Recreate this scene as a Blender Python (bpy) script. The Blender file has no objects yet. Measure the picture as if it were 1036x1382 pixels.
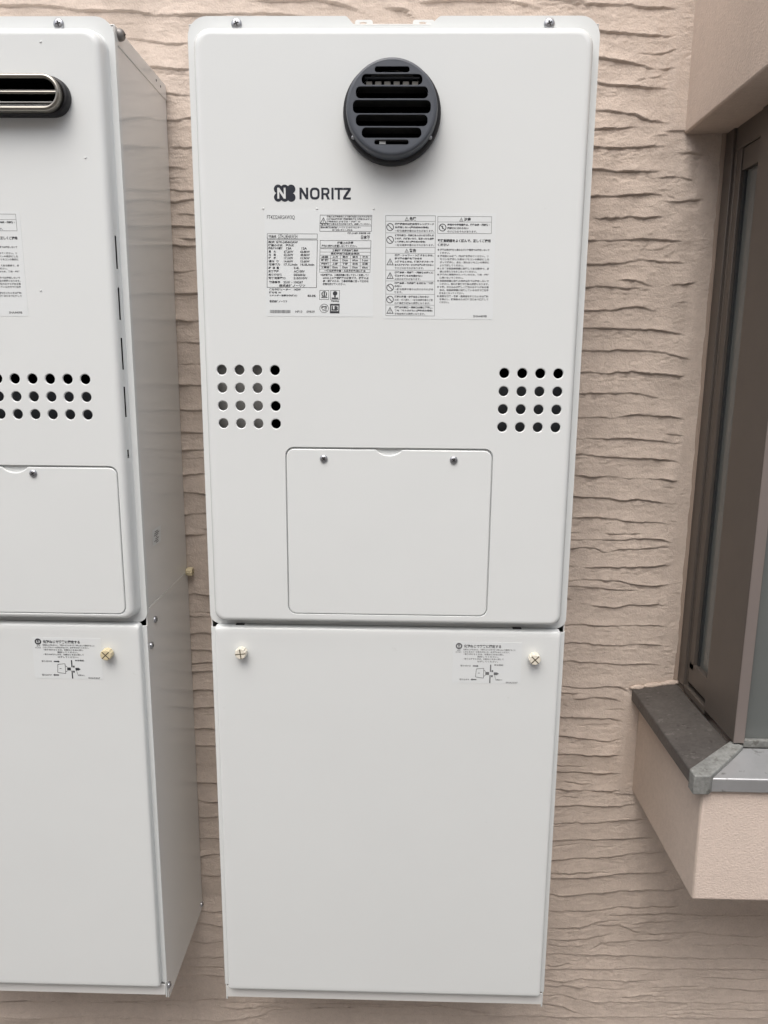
import bpy, bmesh, math, random
import numpy as np
from mathutils import Matrix, Vector
from mathutils.geometry import tessellate_polygon

R = math.radians
scene = bpy.context.scene
col = scene.collection

# ------------------------------------------------------------------ camera
cam_data = bpy.data.cameras.new('camera')
cam = bpy.data.objects.new('camera', cam_data)
col.objects.link(cam)
scene.camera = cam
cam_data.sensor_fit = 'HORIZONTAL'
cam_data.sensor_width = 36.0
cam_data.lens = 997.49 / 1036 * 36.0
cam_data.clip_start = 0.02
cam_data.clip_end = 500
PITCH, YAW, ROLL = -0.194274, 0.020131, -0.008236
m = Matrix.Rotation(YAW, 3, 'Z') @ Matrix.Rotation(PITCH, 3, 'X') @ Matrix.Rotation(ROLL, 3, 'Y')
right, fwd, up = m.col[0], m.col[1], m.col[2]
M4 = Matrix((right, up, -fwd)).transposed().to_4x4()
M4.translation = Vector((0.013608, -1.153651, -0.398755))
cam.matrix_world = M4

# ------------------------------------------------------------------ light: overcast day
SUN_EL, SUN_AZ = R(60), R(-14)          # azimuth measured from straight in front of the wall, towards the right; negative = left
world = bpy.data.worlds.new('World')
scene.world = world
world.use_nodes = True
wn = world.node_tree
wn.nodes.clear()
sky = wn.nodes.new('ShaderNodeTexSky')
sky.sky_type = 'NISHITA'
sky.sun_disc = False
sky.sun_elevation = SUN_EL
sky.sun_rotation = R(180) - SUN_AZ
sky.air_density = 1.0
sky.dust_density = 6.0
hs = wn.nodes.new('ShaderNodeHueSaturation')
hs.inputs['Saturation'].default_value = 0.50
bg = wn.nodes.new('ShaderNodeBackground')
bg.inputs['Strength'].default_value = 0.13
wo = wn.nodes.new('ShaderNodeOutputWorld')
wn.links.new(sky.outputs[0], hs.inputs['Color'])
wn.links.new(hs.outputs[0], bg.inputs['Color'])
wn.links.new(bg.outputs[0], wo.inputs['Surface'])
sun_d = bpy.data.lights.new('sun', 'SUN')
sun_d.energy = 0.8
sun_d.angle = R(60)
sun_d.color = (1.0, 0.995, 0.985)
sun = bpy.data.objects.new('sun', sun_d)
col.objects.link(sun)
sd = Vector((math.sin(SUN_AZ) * math.cos(SUN_EL), -math.cos(SUN_AZ) * math.cos(SUN_EL), math.sin(SUN_EL)))
sun.rotation_euler = sd.to_track_quat('Z', 'Y').to_euler()
sun.location = (1, -4, 5)
scene.view_settings.view_transform = 'Standard'
scene.view_settings.look = 'None'
scene.view_settings.exposure = 0.74
scene.view_settings.gamma = 1.0
scene.view_settings.use_curve_mapping = False
scene.cycles.max_bounces = 8
scene.cycles.diffuse_bounces = 5

# ------------------------------------------------------------------ helpers
class MB:
    def __init__(self):
        self.v, self.f, self.mi, self.sm = [], [], [], []
    def add(self, verts, faces, mi=0, smooth=False):
        b = len(self.v)
        self.v.extend(tuple(p) for p in verts)
        for f in faces:
            self.f.append(tuple(b + i for i in f)); self.mi.append(mi); self.sm.append(smooth)
        return self
    def box(self, x0, x1, y0, y1, z0, z1, mi=0):
        v = [(x, y, z) for x in (x0, x1) for y in (y0, y1) for z in (z0, z1)]
        f = [(0, 1, 3, 2), (4, 6, 7, 5), (0, 4, 5, 1), (2, 3, 7, 6), (0, 2, 6, 4), (1, 5, 7, 3)]
        return self.add(v, f, mi)
    def loft(self, loops, mi=0, smooth=True, skip=None, closed=True):
        n = len(loops[0]); v = [p for l in loops for p in l]; f = []
        for j in range(len(loops) - 1):
            for i in range(n if closed else n - 1):
                if skip and skip(j, i): continue
                k = (i + 1) % n
                f.append((j * n + i, j * n + k, (j + 1) * n + k, (j + 1) * n + i))
        return self.add(v, f, mi, smooth)
    def lathe(self, prof, cx=0, cz=0, n=32, mi=0, smooth=True):
        """profile of (radius, y) turned about an axis parallel to Y"""
        loops = [[(cx + r * math.cos(2 * math.pi * i / n), y, cz + r * math.sin(2 * math.pi * i / n)) for i in range(n)] for r, y in prof]
        return self.loft(loops, mi, smooth)
    def fill(self, outer, holes, y, mi=0):
        """flat face in the plane y with holes; facing -Y"""
        polys = [[Vector((a, b, 0)) for a, b in outer]] + [[Vector((a, b, 0)) for a, b in h] for h in holes]
        tri = tessellate_polygon(polys)
        v = [(p.x, y, p.y) for q in polys for p in q]
        out = []
        for a, b, c in tri:
            A, B, C = v[a], v[b], v[c]
            cr = (B[0] - A[0]) * (C[2] - A[2]) - (B[2] - A[2]) * (C[0] - A[0])
            out.append((a, b, c) if cr > 0 else (a, c, b))
        return self.add(v, out, mi)
    def prism(self, outer, holes, y0, y1, mi=0):
        """plate with front at y0 (nearest the viewer) and back at y1"""
        self.fill(outer, holes, y0, mi)
        for h in [outer] + list(holes):
            self.loft([[(a, y0, b) for a, b in h], [(a, y1, b) for a, b in h]], mi, False)
        return self
    def build(self, name, mats, parent=None, bevel=0.0, seg=2, origin=None):
        me = bpy.data.meshes.new(name)
        o3 = origin or (0, 0, 0)
        me.from_pydata([(x - o3[0], y - o3[1], z - o3[2]) for x, y, z in self.v], [], self.f)
        for mt in (mats if isinstance(mats, (list, tuple)) else [mats]): me.materials.append(mt)
        me.polygons.foreach_set('material_index', self.mi)
        me.polygons.foreach_set('use_smooth', self.sm)
        if bevel:
            bm = bmesh.new(); bm.from_mesh(me)
            bmesh.ops.remove_doubles(bm, verts=bm.verts, dist=1e-6)
            bmesh.ops.recalc_face_normals(bm, faces=bm.faces)
            ed = [e for e in bm.edges if len(e.link_faces) == 2 and e.calc_face_angle(0) > 0.5]
            r = bmesh.ops.bevel(bm, geom=ed, offset=bevel, segments=seg, profile=0.5, affect='EDGES', clamp_overlap=True)
            for f in r['faces']: f.smooth = True
            bm.to_mesh(me); bm.free()
        me.update()
        o = bpy.data.objects.new(name, me)
        col.objects.link(o)
        o.location = o3
        if parent:
            o.parent = parent
            o.matrix_parent_inverse = Matrix.Identity(4)
            o.location = Vector(o3)
        return o

def tag(o, label=None, cat=None, group=None, kind=None):
    for k, q in (('label', label), ('category', cat), ('group', group), ('kind', kind)):
        if q: o[k] = q
    return o

def empty(name, loc, label, cat, group=None):
    o = bpy.data.objects.new(name, None)
    o.empty_display_size = 0.1
    col.objects.link(o); o.location = loc
    return tag(o, label, cat, group)

def rrect(x0, x1, z0, z1, r, n=8, extra_right=None):
    """rounded rectangle, counter-clockwise seen from -Y; r = (bl, br, tr, tl)"""
    if not isinstance(r, (tuple, list)): r = (r,) * 4
    pts = []
    def arc(cx, cz, rad, a0):
        for i in range(n + 1):
            a = a0 + math.pi / 2 * i / n
            pts.append((cx + rad * math.cos(a), cz + rad * math.sin(a)))
    arc(x0 + r[0], z0 + r[0], r[0], math.pi)
    arc(x1 - r[1], z0 + r[1], r[1], 1.5 * math.pi)
    for z in (extra_right or []): pts.append((x1, z))
    arc(x1 - r[2], z1 - r[2], r[2], 0)
    arc(x0 + r[3], z1 - r[3], r[3], 0.5 * math.pi)
    return pts

def circle(cx, cz, r, n=28):
    return [(cx + r * math.cos(2 * math.pi * i / n), cz + r * math.sin(2 * math.pi * i / n)) for i in range(n)]

# ------------------------------------------------------------------ materials
def mat(name, color, rough=0.5, metal=0.0, spec=0.5, noise=None, bump=None, coat=0.0, trans=0.0, ior=1.45):
    """noise = (scale, amount of colour variation); bump = list of (scale, distance, detail)"""
    M = bpy.data.materials.new(name); M.use_nodes = True
    nt = M.node_tree; p = nt.nodes['Principled BSDF']
    p.inputs['Base Color'].default_value = (*color, 1)
    p.inputs['Roughness'].default_value = rough
    p.inputs['Metallic'].default_value = metal
    p.inputs['Specular IOR Level'].default_value = spec
    p.inputs['Coat Weight'].default_value = coat
    p.inputs['Transmission Weight'].default_value = trans
    p.inputs['IOR'].default_value = ior
    if not (noise or bump): return M
    tc = nt.nodes.new('ShaderNodeNewGeometry')
    pos = tc.outputs['Position']
    if noise:
        mix = None; src = None
        for i, (sc, am) in enumerate(noise if isinstance(noise, list) else [noise]):
            n = nt.nodes.new('ShaderNodeTexNoise'); n.inputs['Scale'].default_value = sc
            n.inputs['Detail'].default_value = 6; n.inputs['Roughness'].default_value = 0.6
            nt.links.new(pos, n.inputs['Vector'])
            mr = nt.nodes.new('ShaderNodeMapRange')
            mr.inputs['From Min'].default_value = 0.25; mr.inputs['From Max'].default_value = 0.75
            mr.inputs['To Min'].default_value = 1 - am; mr.inputs['To Max'].default_value = 1 + am
            nt.links.new(n.outputs['Fac'], mr.inputs['Value'])
            vm = nt.nodes.new('ShaderNodeVectorMath'); vm.operation = 'SCALE'
            if src is None: vm.inputs[0].default_value = color
            else: nt.links.new(src, vm.inputs[0])
            nt.links.new(mr.outputs[0], vm.inputs['Scale'])
            src = vm.outputs[0]
        nt.links.new(src, p.inputs['Base Color'])
    last = None
    for sc, dist, det in (bump or []):
        n = nt.nodes.new('ShaderNodeTexNoise'); n.inputs['Scale'].default_value = sc
        n.inputs['Detail'].default_value = det
        nt.links.new(pos, n.inputs['Vector'])
        b = nt.nodes.new('ShaderNodeBump'); b.inputs['Strength'].default_value = 1.0
        b.inputs['Distance'].default_value = dist
        nt.links.new(n.outputs['Fac'], b.inputs['Height'])
        if last: nt.links.new(last, b.inputs['Normal'])
        last = b.outputs['Normal']
    if last: nt.links.new(last, p.inputs['Normal'])
    return M

def spots(M, scale, thresh, colr, amount=1.0, stretch=None):
    """lays irregular stains of their own colour over a material"""
    nt = M.node_tree; p = nt.nodes['Principled BSDF']
    g = nt.nodes.new('ShaderNodeNewGeometry')
    n = nt.nodes.new('ShaderNodeTexNoise'); n.inputs['Scale'].default_value = scale; n.inputs['Detail'].default_value = 5
    if stretch:
        mp = nt.nodes.new('ShaderNodeMapping'); mp.inputs['Scale'].default_value = stretch
        nt.links.new(g.outputs['Position'], mp.inputs['Vector']); nt.links.new(mp.outputs[0], n.inputs['Vector'])
    else: nt.links.new(g.outputs['Position'], n.inputs['Vector'])
    r = nt.nodes.new('ShaderNodeMapRange'); r.inputs['From Min'].default_value = thresh; r.inputs['From Max'].default_value = thresh + 0.06
    r.inputs['To Max'].default_value = amount
    nt.links.new(n.outputs['Fac'], r.inputs['Value'])
    mx = nt.nodes.new('ShaderNodeMix'); mx.data_type = 'RGBA'
    nt.links.new(r.outputs[0], mx.inputs['Factor'])
    old = p.inputs['Base Color']
    if old.is_linked: nt.links.new(old.links[0].from_socket, mx.inputs[6])
    else: mx.inputs[6].default_value = old.default_value
    mx.inputs[7].default_value = (*colr, 1)
    nt.links.new(mx.outputs[2], p.inputs['Base Color'])
    return M

MT = {}
WALL = (0.56, 0.475, 0.41)
MT['slat'] = mat('black slat', (0.035, 0.035, 0.034), 0.4, spec=0.5)
MT['baffle'] = mat('grey baffle', (0.20, 0.195, 0.175), 0.6)
MT['dull'] = mat('dull grey bolt', (0.24, 0.23, 0.22), 0.5, metal=0.5)
MT['wall'] = mat('ridged stucco', WALL, 0.85, spec=0.25, noise=[(9, .06), (70, .06), (330, .07)], bump=[(420, .0009, 4), (150, .0009, 3)])
spots(MT['wall'], 7, .60, (0.44, 0.37, 0.315), .55)
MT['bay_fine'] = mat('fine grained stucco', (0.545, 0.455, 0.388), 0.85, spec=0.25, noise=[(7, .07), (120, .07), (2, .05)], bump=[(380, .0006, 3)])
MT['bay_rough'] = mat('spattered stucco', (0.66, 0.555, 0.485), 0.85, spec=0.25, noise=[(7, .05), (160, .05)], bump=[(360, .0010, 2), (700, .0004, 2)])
MT['white'] = mat('white enamel', (0.675, 0.698, 0.695), 0.17, spec=0.5, noise=[(3, .012)], bump=[(1500, .00001, 2), (5, .0013, 2)])
spots(MT['white'], 45, .735, (0.50, 0.50, 0.48), .35)
MT['white_side'] = mat('glossy enamel', (0.68, 0.68, 0.665), 0.08, spec=0.6, bump=[(5, .0003, 2)])
MT['sticker'] = mat('clear label film', (0.68, 0.708, 0.712), 0.24, spec=0.5)
MT['print'] = mat('grey black print', (0.035, 0.037, 0.042), 0.5)
MT['print_soft'] = mat('thin grey print', (0.14, 0.145, 0.15), 0.5)
MT['navy'] = mat('navy logo print', (0.012, 0.016, 0.026), 0.45)
MT['plastic'] = mat('slate grey plastic', (0.075, 0.084, 0.10), 0.38, noise=(40, .08))
MT['rubber'] = mat('black rubber', (0.014, 0.014, 0.016), 0.5)
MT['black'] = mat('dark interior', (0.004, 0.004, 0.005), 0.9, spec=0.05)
MT['inner'] = mat('grey interior plate', (0.09, 0.098, 0.11), 0.5, metal=0.2, noise=(30, .3))
MT['inner_pale'] = mat('galvanised interior plate', (0.48, 0.48, 0.47), 0.45, metal=0.3, noise=(30, .15))
MT['chrome'] = mat('brushed steel', (0.33, 0.315, 0.28), 0.28, metal=1.0)
MT['zinc'] = mat('zinc screw', (0.42, 0.43, 0.45), 0.3, metal=0.9)
MT['cream'] = mat('cream nylon', (0.66, 0.57, 0.37), 0.5, noise=(60, .12))
MT['cream_pale'] = mat('pale nylon', (0.72, 0.68, 0.58), 0.5, noise=(60, .08))
MT['slot'] = mat('dark slot', (0.10, 0.085, 0.055), 0.8)  # dark colour of the flat cross on the knob heads
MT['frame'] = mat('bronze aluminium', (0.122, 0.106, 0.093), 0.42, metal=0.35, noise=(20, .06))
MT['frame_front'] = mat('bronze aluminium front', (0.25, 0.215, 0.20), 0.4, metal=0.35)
MT['gasket'] = mat('dark gasket', (0.03, 0.033, 0.035), 0.6)
MT['glass'] = mat('frosted window glass', (0.165, 0.178, 0.173), 0.12, spec=0.8, trans=0.25, bump=[(250, .0001, 2)])
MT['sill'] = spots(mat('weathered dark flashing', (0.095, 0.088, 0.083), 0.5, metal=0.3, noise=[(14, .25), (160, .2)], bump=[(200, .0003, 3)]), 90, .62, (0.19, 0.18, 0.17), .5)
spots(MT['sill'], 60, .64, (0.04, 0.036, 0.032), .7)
MT['sill_front'] = spots(mat('sky toned flashing', (0.46, 0.465, 0.47), 0.3, metal=0.6, noise=[(30, .1)]), 60, .64, (0.14, 0.135, 0.125), .6)  # lighter version of the side flashing: sky reflection put into its colour
MT['sill_cap'] = spots(mat('oxidised cap', (0.22, 0.225, 0.215), 0.6, metal=0.15, noise=[(50, .22), (200, .2)], bump=[(200, .0004, 3)]), 80, .58, (0.10, 0.097, 0.085), .75)
MT['ground'] = mat('concrete paving', (0.25, 0.25, 0.245), 0.9, noise=[(3, .12), (40, .12)], bump=[(60, .002, 4)])
MT['blocker'] = mat('neighbour wall', (0.55, 0.558, 0.565), 0.9, noise=[(2, .1)], bump=[(60, .002, 4)])
MT['sealant'] = mat('sealant', (0.30, 0.235, 0.19), 0.7)

# trowel strokes of the stucco: (strength, points along the lip in metres)
LINES = [
  (1.25, [(0.200,0.1006), (0.275,0.0996), (0.335,0.0969), (0.395,0.0914)]),
  (1.25, [(0.203,0.0656), (0.278,0.0646), (0.338,0.0605), (0.396,0.0577)]),
  (1.25, [(0.214,0.0314), (0.289,0.0304), (0.328,0.0249), (0.371,0.0153), (0.407,0.0208)]),
  (1.25, [(0.214,-0.0004), (0.289,-0.0014), (0.337,-0.0069), (0.388,-0.0097)]),
  (1.25, [(0.339,0.0014), (0.387,0.0097)]),
  (1.25, [(0.213,-0.0354), (0.288,-0.0364), (0.345,-0.0434), (0.361,-0.0504), (0.393,-0.0532)]),
  (1.25, [(0.215,-0.0609), (0.290,-0.0619), (0.352,-0.0595)]),
  (1.25, [(0.217,-0.0852), (0.292,-0.0862), (0.348,-0.0875), (0.391,-0.0845)]),
  (1.25, [(0.214,-0.1155), (0.289,-0.1165), (0.335,-0.1192), (0.394,-0.1191)]),
  (1.25, [(0.216,-0.1520), (0.291,-0.1530), (0.353,-0.1507), (0.393,-0.1497)]),
  (1.25, [(0.382,-0.1278), (0.407,-0.1254), (0.435,-0.1300)]),
  (1.25, [(0.404,-0.0936), (0.425,-0.0925), (0.460,-0.0987)]),
  (1.25, [(0.293,-0.1825), (0.355,-0.1814), (0.387,-0.1821), (0.408,-0.1805)]),
  (1.25, [(0.391,-0.1585), (0.416,-0.1613), (0.453,-0.1568)]),
  (1.25, [(0.419,-0.2754), (0.448,-0.2737), (0.463,-0.2644)]),
  (1.25, [(0.339,0.0359), (0.378,0.0345), (0.399,0.0455)]),
  (1.25, [(0.393,-0.1482), (0.422,-0.1628)]),
  (1.1, [(0.214,-0.2135), (0.289,-0.2145), (0.334,-0.2121), (0.369,-0.2108), (0.426,-0.2150)]),
  (1.1, [(0.214,-0.2468), (0.289,-0.2478), (0.324,-0.2461), (0.367,-0.2413), (0.395,-0.2445), (0.433,-0.2443)]),
  (1.1, [(0.215,-0.2796), (0.290,-0.2806), (0.315,-0.2782), (0.339,-0.2815), (0.386,-0.2817)]),
  (1.1, [(0.335,-0.2677), (0.369,-0.2721), (0.386,-0.2817)]),
  (1.1, [(0.214,-0.3128), (0.289,-0.3138), (0.329,-0.3128), (0.371,-0.3067), (0.399,-0.3159)]),
  (1.1, [(0.215,-0.3379), (0.290,-0.3389), (0.364,-0.3395), (0.415,-0.3439), (0.444,-0.3495)]),
  (1.1, [(0.213,-0.3715), (0.288,-0.3725), (0.333,-0.3717), (0.366,-0.3698), (0.405,-0.3735), (0.440,-0.3827), (0.472,-0.3880)]),
  (1.1, [(0.214,-0.4033), (0.289,-0.4043), (0.335,-0.4059), (0.371,-0.4024), (0.450,-0.4107)]),
  (1.1, [(0.213,-0.4367), (0.288,-0.4377), (0.371,-0.4358), (0.396,-0.4409), (0.411,-0.4432)]),
  (1.1, [(0.214,-0.4720), (0.289,-0.4730), (0.340,-0.4733), (0.374,-0.4668), (0.413,-0.4701), (0.458,-0.4751)]),
  (1.1, [(0.412,-0.2753), (0.445,-0.2740), (0.463,-0.2636)]),
  (1.1, [(0.424,-0.3018), (0.440,-0.3005)]),
  (1.0, [(0.212,-0.5051), (0.287,-0.5061), (0.327,-0.5047), (0.347,-0.5059), (0.362,-0.5037), (0.386,-0.5061), (0.436,-0.5105), (0.466,-0.5126)]),
  (1.0, [(0.213,-0.5287), (0.288,-0.5297), (0.339,-0.5332), (0.389,-0.5361), (0.430,-0.5376), (0.457,-0.5440)]),
  (1.0, [(0.214,-0.5631), (0.289,-0.5641), (0.319,-0.5652), (0.331,-0.5636), (0.371,-0.5660), (0.423,-0.5666), (0.458,-0.5723)]),
  (1.0, [(0.212,-0.5946), (0.287,-0.5956), (0.373,-0.6013), (0.385,-0.5997), (0.454,-0.6071)]),
  (1.0, [(0.212,-0.6303), (0.287,-0.6313), (0.335,-0.6303), (0.372,-0.6344), (0.416,-0.6374), (0.437,-0.6378), (0.445,-0.6424)]),
  (1.0, [(0.212,-0.6537), (0.287,-0.6547), (0.309,-0.6550)]),
  (1.0, [(0.337,-0.6553), (0.377,-0.6558), (0.416,-0.6537)]),
  (1.0, [(0.212,-0.6659), (0.287,-0.6669), (0.358,-0.6653), (0.426,-0.6629), (0.456,-0.6709)]),
  (1.0, [(0.212,-0.6792), (0.287,-0.6802), (0.324,-0.6797), (0.347,-0.6872), (0.363,-0.6817), (0.399,-0.6801), (0.458,-0.6751)]),
  (1.0, [(0.212,-0.7089), (0.287,-0.7099), (0.359,-0.7110), (0.452,-0.7054)]),
  (1.0, [(0.421,-0.4948), (0.441,-0.4996), (0.461,-0.4960)]),
  (0.9, [(0.213,-0.7331), (0.288,-0.7341), (0.328,-0.7324), (0.371,-0.7335), (0.384,-0.7385), (0.421,-0.7401), (0.442,-0.7404), (0.455,-0.7359)]),
  (0.9, [(0.213,-0.7423), (0.288,-0.7433), (0.323,-0.7439), (0.360,-0.7481), (0.404,-0.7496)]),
  (0.9, [(0.213,-0.7622), (0.288,-0.7632), (0.299,-0.7696)]),
  (0.9, [(0.308,-0.7694), (0.323,-0.7757)]),
  (0.9, [(0.327,-0.7761), (0.362,-0.7784), (0.411,-0.7726), (0.453,-0.7738)]),
  (0.9, [(0.212,-0.8082), (0.287,-0.8092), (0.312,-0.8077), (0.364,-0.8106), (0.395,-0.8085), (0.456,-0.8087)]),
  (0.9, [(0.214,-0.8385), (0.289,-0.8395), (0.325,-0.8407), (0.373,-0.8427), (0.398,-0.8401), (0.454,-0.8414)]),
  (0.9, [(0.213,-0.8709), (0.288,-0.8719), (0.327,-0.8730), (0.381,-0.8755), (0.415,-0.8733), (0.449,-0.8766)]),
  (0.9, [(0.213,-0.9146), (0.288,-0.9156), (0.308,-0.9186), (0.336,-0.9177), (0.350,-0.9167), (0.371,-0.9125), (0.386,-0.9161), (0.402,-0.9295)]),
  (0.9, [(0.214,-0.9260), (0.289,-0.9270), (0.336,-0.9300)]),
  (0.9, [(0.307,-0.9392), (0.351,-0.9350), (0.373,-0.9369), (0.388,-0.9423)]),
  (0.9, [(0.302,-0.9555), (0.295,-0.9464), (0.290,-0.9453)]),
  (0.75, [(0.215,-0.9710), (0.290,-0.9720), (0.340,-0.9714), (0.390,-0.9751)]),
  (0.75, [(0.215,-1.0032), (0.290,-1.0042), (0.342,-1.0102), (0.374,-1.0162), (0.392,-1.0080)]),
  (0.75, [(0.213,-1.0366), (0.288,-1.0376), (0.394,-1.0393)]),
  (0.75, [(0.216,-1.0590), (0.291,-1.0600), (0.338,-1.0583)]),
  (0.75, [(0.213,-1.0702), (0.288,-1.0712), (0.357,-1.0718), (0.396,-1.0730)]),
  (0.75, [(0.292,-1.0891), (0.347,-1.0920)]),
  (0.75, [(0.213,-1.1043), (0.288,-1.1053), (0.402,-1.1056)]),
  (0.75, [(0.211,-1.1355), (0.286,-1.1365), (0.331,-1.1314), (0.375,-1.1337), (0.426,-1.1285)]),
  (0.75, [(0.212,-1.1673), (0.287,-1.1683), (0.370,-1.1644), (0.388,-1.1599), (0.446,-1.1565)]),
  (0.75, [(0.212,-1.2003), (0.287,-1.2013), (0.372,-1.1972), (0.460,-1.1911)]),
  (0.75, [(0.210,-1.2378), (0.285,-1.2388), (0.393,-1.2300), (0.411,-1.2246), (0.480,-1.2175)]),
  (0.75, [(0.212,-1.2736), (0.287,-1.2746), (0.358,-1.2707), (0.395,-1.2627), (0.494,-1.2548)]),
  (0.75, [(0.212,-1.2631), (0.287,-1.2641), (0.391,-1.2594)]),
  (0.75, [(0.210,-1.3056), (0.285,-1.3066), (0.334,-1.3062), (0.397,-1.2974), (0.516,-1.2880)]),
  (0.75, [(0.287,-1.3397), (0.358,-1.3378), (0.407,-1.3292), (0.519,-1.3242)]),
  (0.75, [(0.289,-1.3756), (0.362,-1.3685), (0.369,-1.3583), (0.412,-1.3558)]),
  (0.75, [(0.370,-1.3670), (0.413,-1.3636), (0.452,-1.3835)]),
  (0.75, [(0.432,-1.3631), (0.458,-1.3581), (0.522,-1.3543)]),
  (0.75, [(0.290,-1.3975), (0.339,-1.3962), (0.396,-1.3859), (0.406,-1.3812)]),
  (0.75, [(0.363,-1.4197), (0.393,-1.3991), (0.453,-1.3953), (0.525,-1.3903)]),
  (0.75, [(0.290,-1.4098), (0.359,-1.4088)]),
  (0.75, [(0.463,-1.3841), (0.524,-1.3772)]),
  (0.75, [(0.240,-1.4284), (0.285,-1.4282), (0.419,-1.4271), (0.568,-1.4281), (0.728,-1.4262)]),
  (0.75, [(0.242,-1.4590), (0.287,-1.4593), (0.376,-1.4568), (0.570,-1.4498), (0.731,-1.4484)]),
  (0.75, [(0.282,-1.4517), (0.335,-1.4491)]),
  (0.75, [(0.283,-1.4841), (0.324,-1.4819), (0.359,-1.4766), (0.422,-1.4817), (0.498,-1.4743)]),
  (0.75, [(0.284,-1.4946), (0.342,-1.4929), (0.378,-1.4961), (0.437,-1.4981)]),
  (0.75, [(0.285,-1.5147), (0.325,-1.5124), (0.355,-1.5232)]),
  (0.75, [(0.358,-1.5242), (0.425,-1.5254), (0.506,-1.5214), (0.576,-1.5231), (0.694,-1.5185)]),
  (0.75, [(-0.028,-1.5614), (0.201,-1.5599), (0.360,-1.5578), (0.579,-1.5550), (0.697,-1.5493)]),
  (0.75, [(0.477,-1.4932), (0.512,-1.4869), (0.573,-1.4862)]),
  (0.75, [(-0.305,-1.5589), (-0.028,-1.5480), (0.109,-1.5412), (0.200,-1.5546)]),
  (0.75, [(0.245,-1.5265), (0.313,-1.5351), (0.357,-1.5499)]),
  (0.75, [(0.425,-1.5159), (0.469,-1.5051), (0.505,-1.5109)]),
  (0.75, [(0.495,-1.5511), (0.562,-1.5437), (0.608,-1.5504)]),
  (0.75, [(0.392,-1.3459), (0.495,-1.3387), (0.599,-1.3420), (0.727,-1.3342)]),
  (0.75, [(0.446,-1.3850), (0.550,-1.3762), (0.641,-1.3813), (0.731,-1.3743)]),
  (0.75, [(0.468,-1.5011), (0.587,-1.4914), (0.745,-1.4931)]),
  (0.75, [(0.558,-1.4675), (0.637,-1.4714), (0.742,-1.4653)]),
  (0.75, [(0.511,-1.5407), (0.617,-1.5344), (0.750,-1.5367)]),
  (0.75, [(0.539,-1.4037), (0.630,-1.3982), (0.709,-1.4021)]),
  (1.3, [(-0.601,0.0992), (-0.495,0.0972), (-0.427,0.0915), (-0.369,0.0895), (-0.322,0.0857), (-0.285,0.0866), (-0.211,0.0884), (-0.117,0.0836)]),
  (1.3, [(-0.387,0.0564), (-0.350,0.0545), (-0.329,0.0497), (-0.286,0.0488)]),
  (1.2, [(-0.357,0.0210), (-0.320,0.0171), (-0.288,0.0162)]),
  (1.1, [(-0.337,-0.0149), (-0.289,-0.0188)]),
  (1.2, [(-0.211,0.1025), (-0.096,0.1042), (-0.055,0.0929), (-0.039,0.0836)]),
  (1.2, [(-0.076,0.1116), (-0.013,0.1068), (0.069,0.1095)]),
  (0.8, [(-0.013,0.0966), (0.013,0.0910), (0.028,0.0807)]),
  (1.1, [(0.069,0.1058), (0.172,0.1019), (0.204,0.0908)]),
  (1, [(0.028,0.1021), (0.111,0.1048), (0.172,0.1056)]),
  (1.2, [(0.138,0.1075), (0.213,0.1065), (0.286,0.0990)]),
  (1.2, [(-0.598,0.1283), (-0.242,0.1248), (0.171,0.1296), (0.427,0.1218)]),
  (0.9086308391292927, [(-0.409,-0.0519), (-0.381,-0.0527), (-0.352,-0.0516), (-0.323,-0.0525), (-0.294,-0.0478), (-0.266,-0.0500), (-0.237,-0.0524)]),
  (0.950661162586491, [(-0.327,-0.0878), (-0.312,-0.0893), (-0.297,-0.0895), (-0.282,-0.0865), (-0.268,-0.0875), (-0.253,-0.0878), (-0.238,-0.0911)]),
  (0.9890667955572486, [(-0.414,-0.1172), (-0.395,-0.1146), (-0.376,-0.1139), (-0.357,-0.1184), (-0.338,-0.1149), (-0.319,-0.1148), (-0.300,-0.1188)]),
  (0.8050283765000583, [(-0.414,-0.1287), (-0.393,-0.1261), (-0.372,-0.1300), (-0.351,-0.1286), (-0.330,-0.1300), (-0.308,-0.1295), (-0.287,-0.1263)]),
  (0.9696665068729454, [(-0.415,-0.1459), (-0.386,-0.1471), (-0.357,-0.1486), (-0.328,-0.1453), (-0.298,-0.1488), (-0.269,-0.1469), (-0.240,-0.1466)]),
  (0.6815043127362709, [(-0.416,-0.1615), (-0.387,-0.1626), (-0.357,-0.1590), (-0.328,-0.1638), (-0.299,-0.1586), (-0.270,-0.1624), (-0.240,-0.1628)]),
  (1.0141357785939717, [(-0.325,-0.1793), (-0.311,-0.1794), (-0.297,-0.1801), (-0.283,-0.1842), (-0.269,-0.1801), (-0.255,-0.1830), (-0.241,-0.1839)]),
  (1.0154880666151862, [(-0.419,-0.1960), (-0.389,-0.1972), (-0.359,-0.1935), (-0.330,-0.1968), (-0.300,-0.1969), (-0.271,-0.1972), (-0.241,-0.1926)]),
  (0.7388919991817959, [(-0.420,-0.2142), (-0.390,-0.2158), (-0.360,-0.2125), (-0.331,-0.2155), (-0.301,-0.2133), (-0.272,-0.2119), (-0.242,-0.2118)]),
  (0.7604411773875435, [(-0.420,-0.2252), (-0.391,-0.2267), (-0.361,-0.2220), (-0.331,-0.2213), (-0.302,-0.2262), (-0.272,-0.2236), (-0.242,-0.2228)]),
  (0.9383991924156034, [(-0.423,-0.2609), (-0.401,-0.2587), (-0.380,-0.2634), (-0.359,-0.2583), (-0.338,-0.2608), (-0.317,-0.2626), (-0.295,-0.2585)]),
  (1.0263627251087872, [(-0.322,-0.2807), (-0.320,-0.2791), (-0.317,-0.2830), (-0.315,-0.2799), (-0.313,-0.2807), (-0.310,-0.2838), (-0.308,-0.2829)]),
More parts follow.
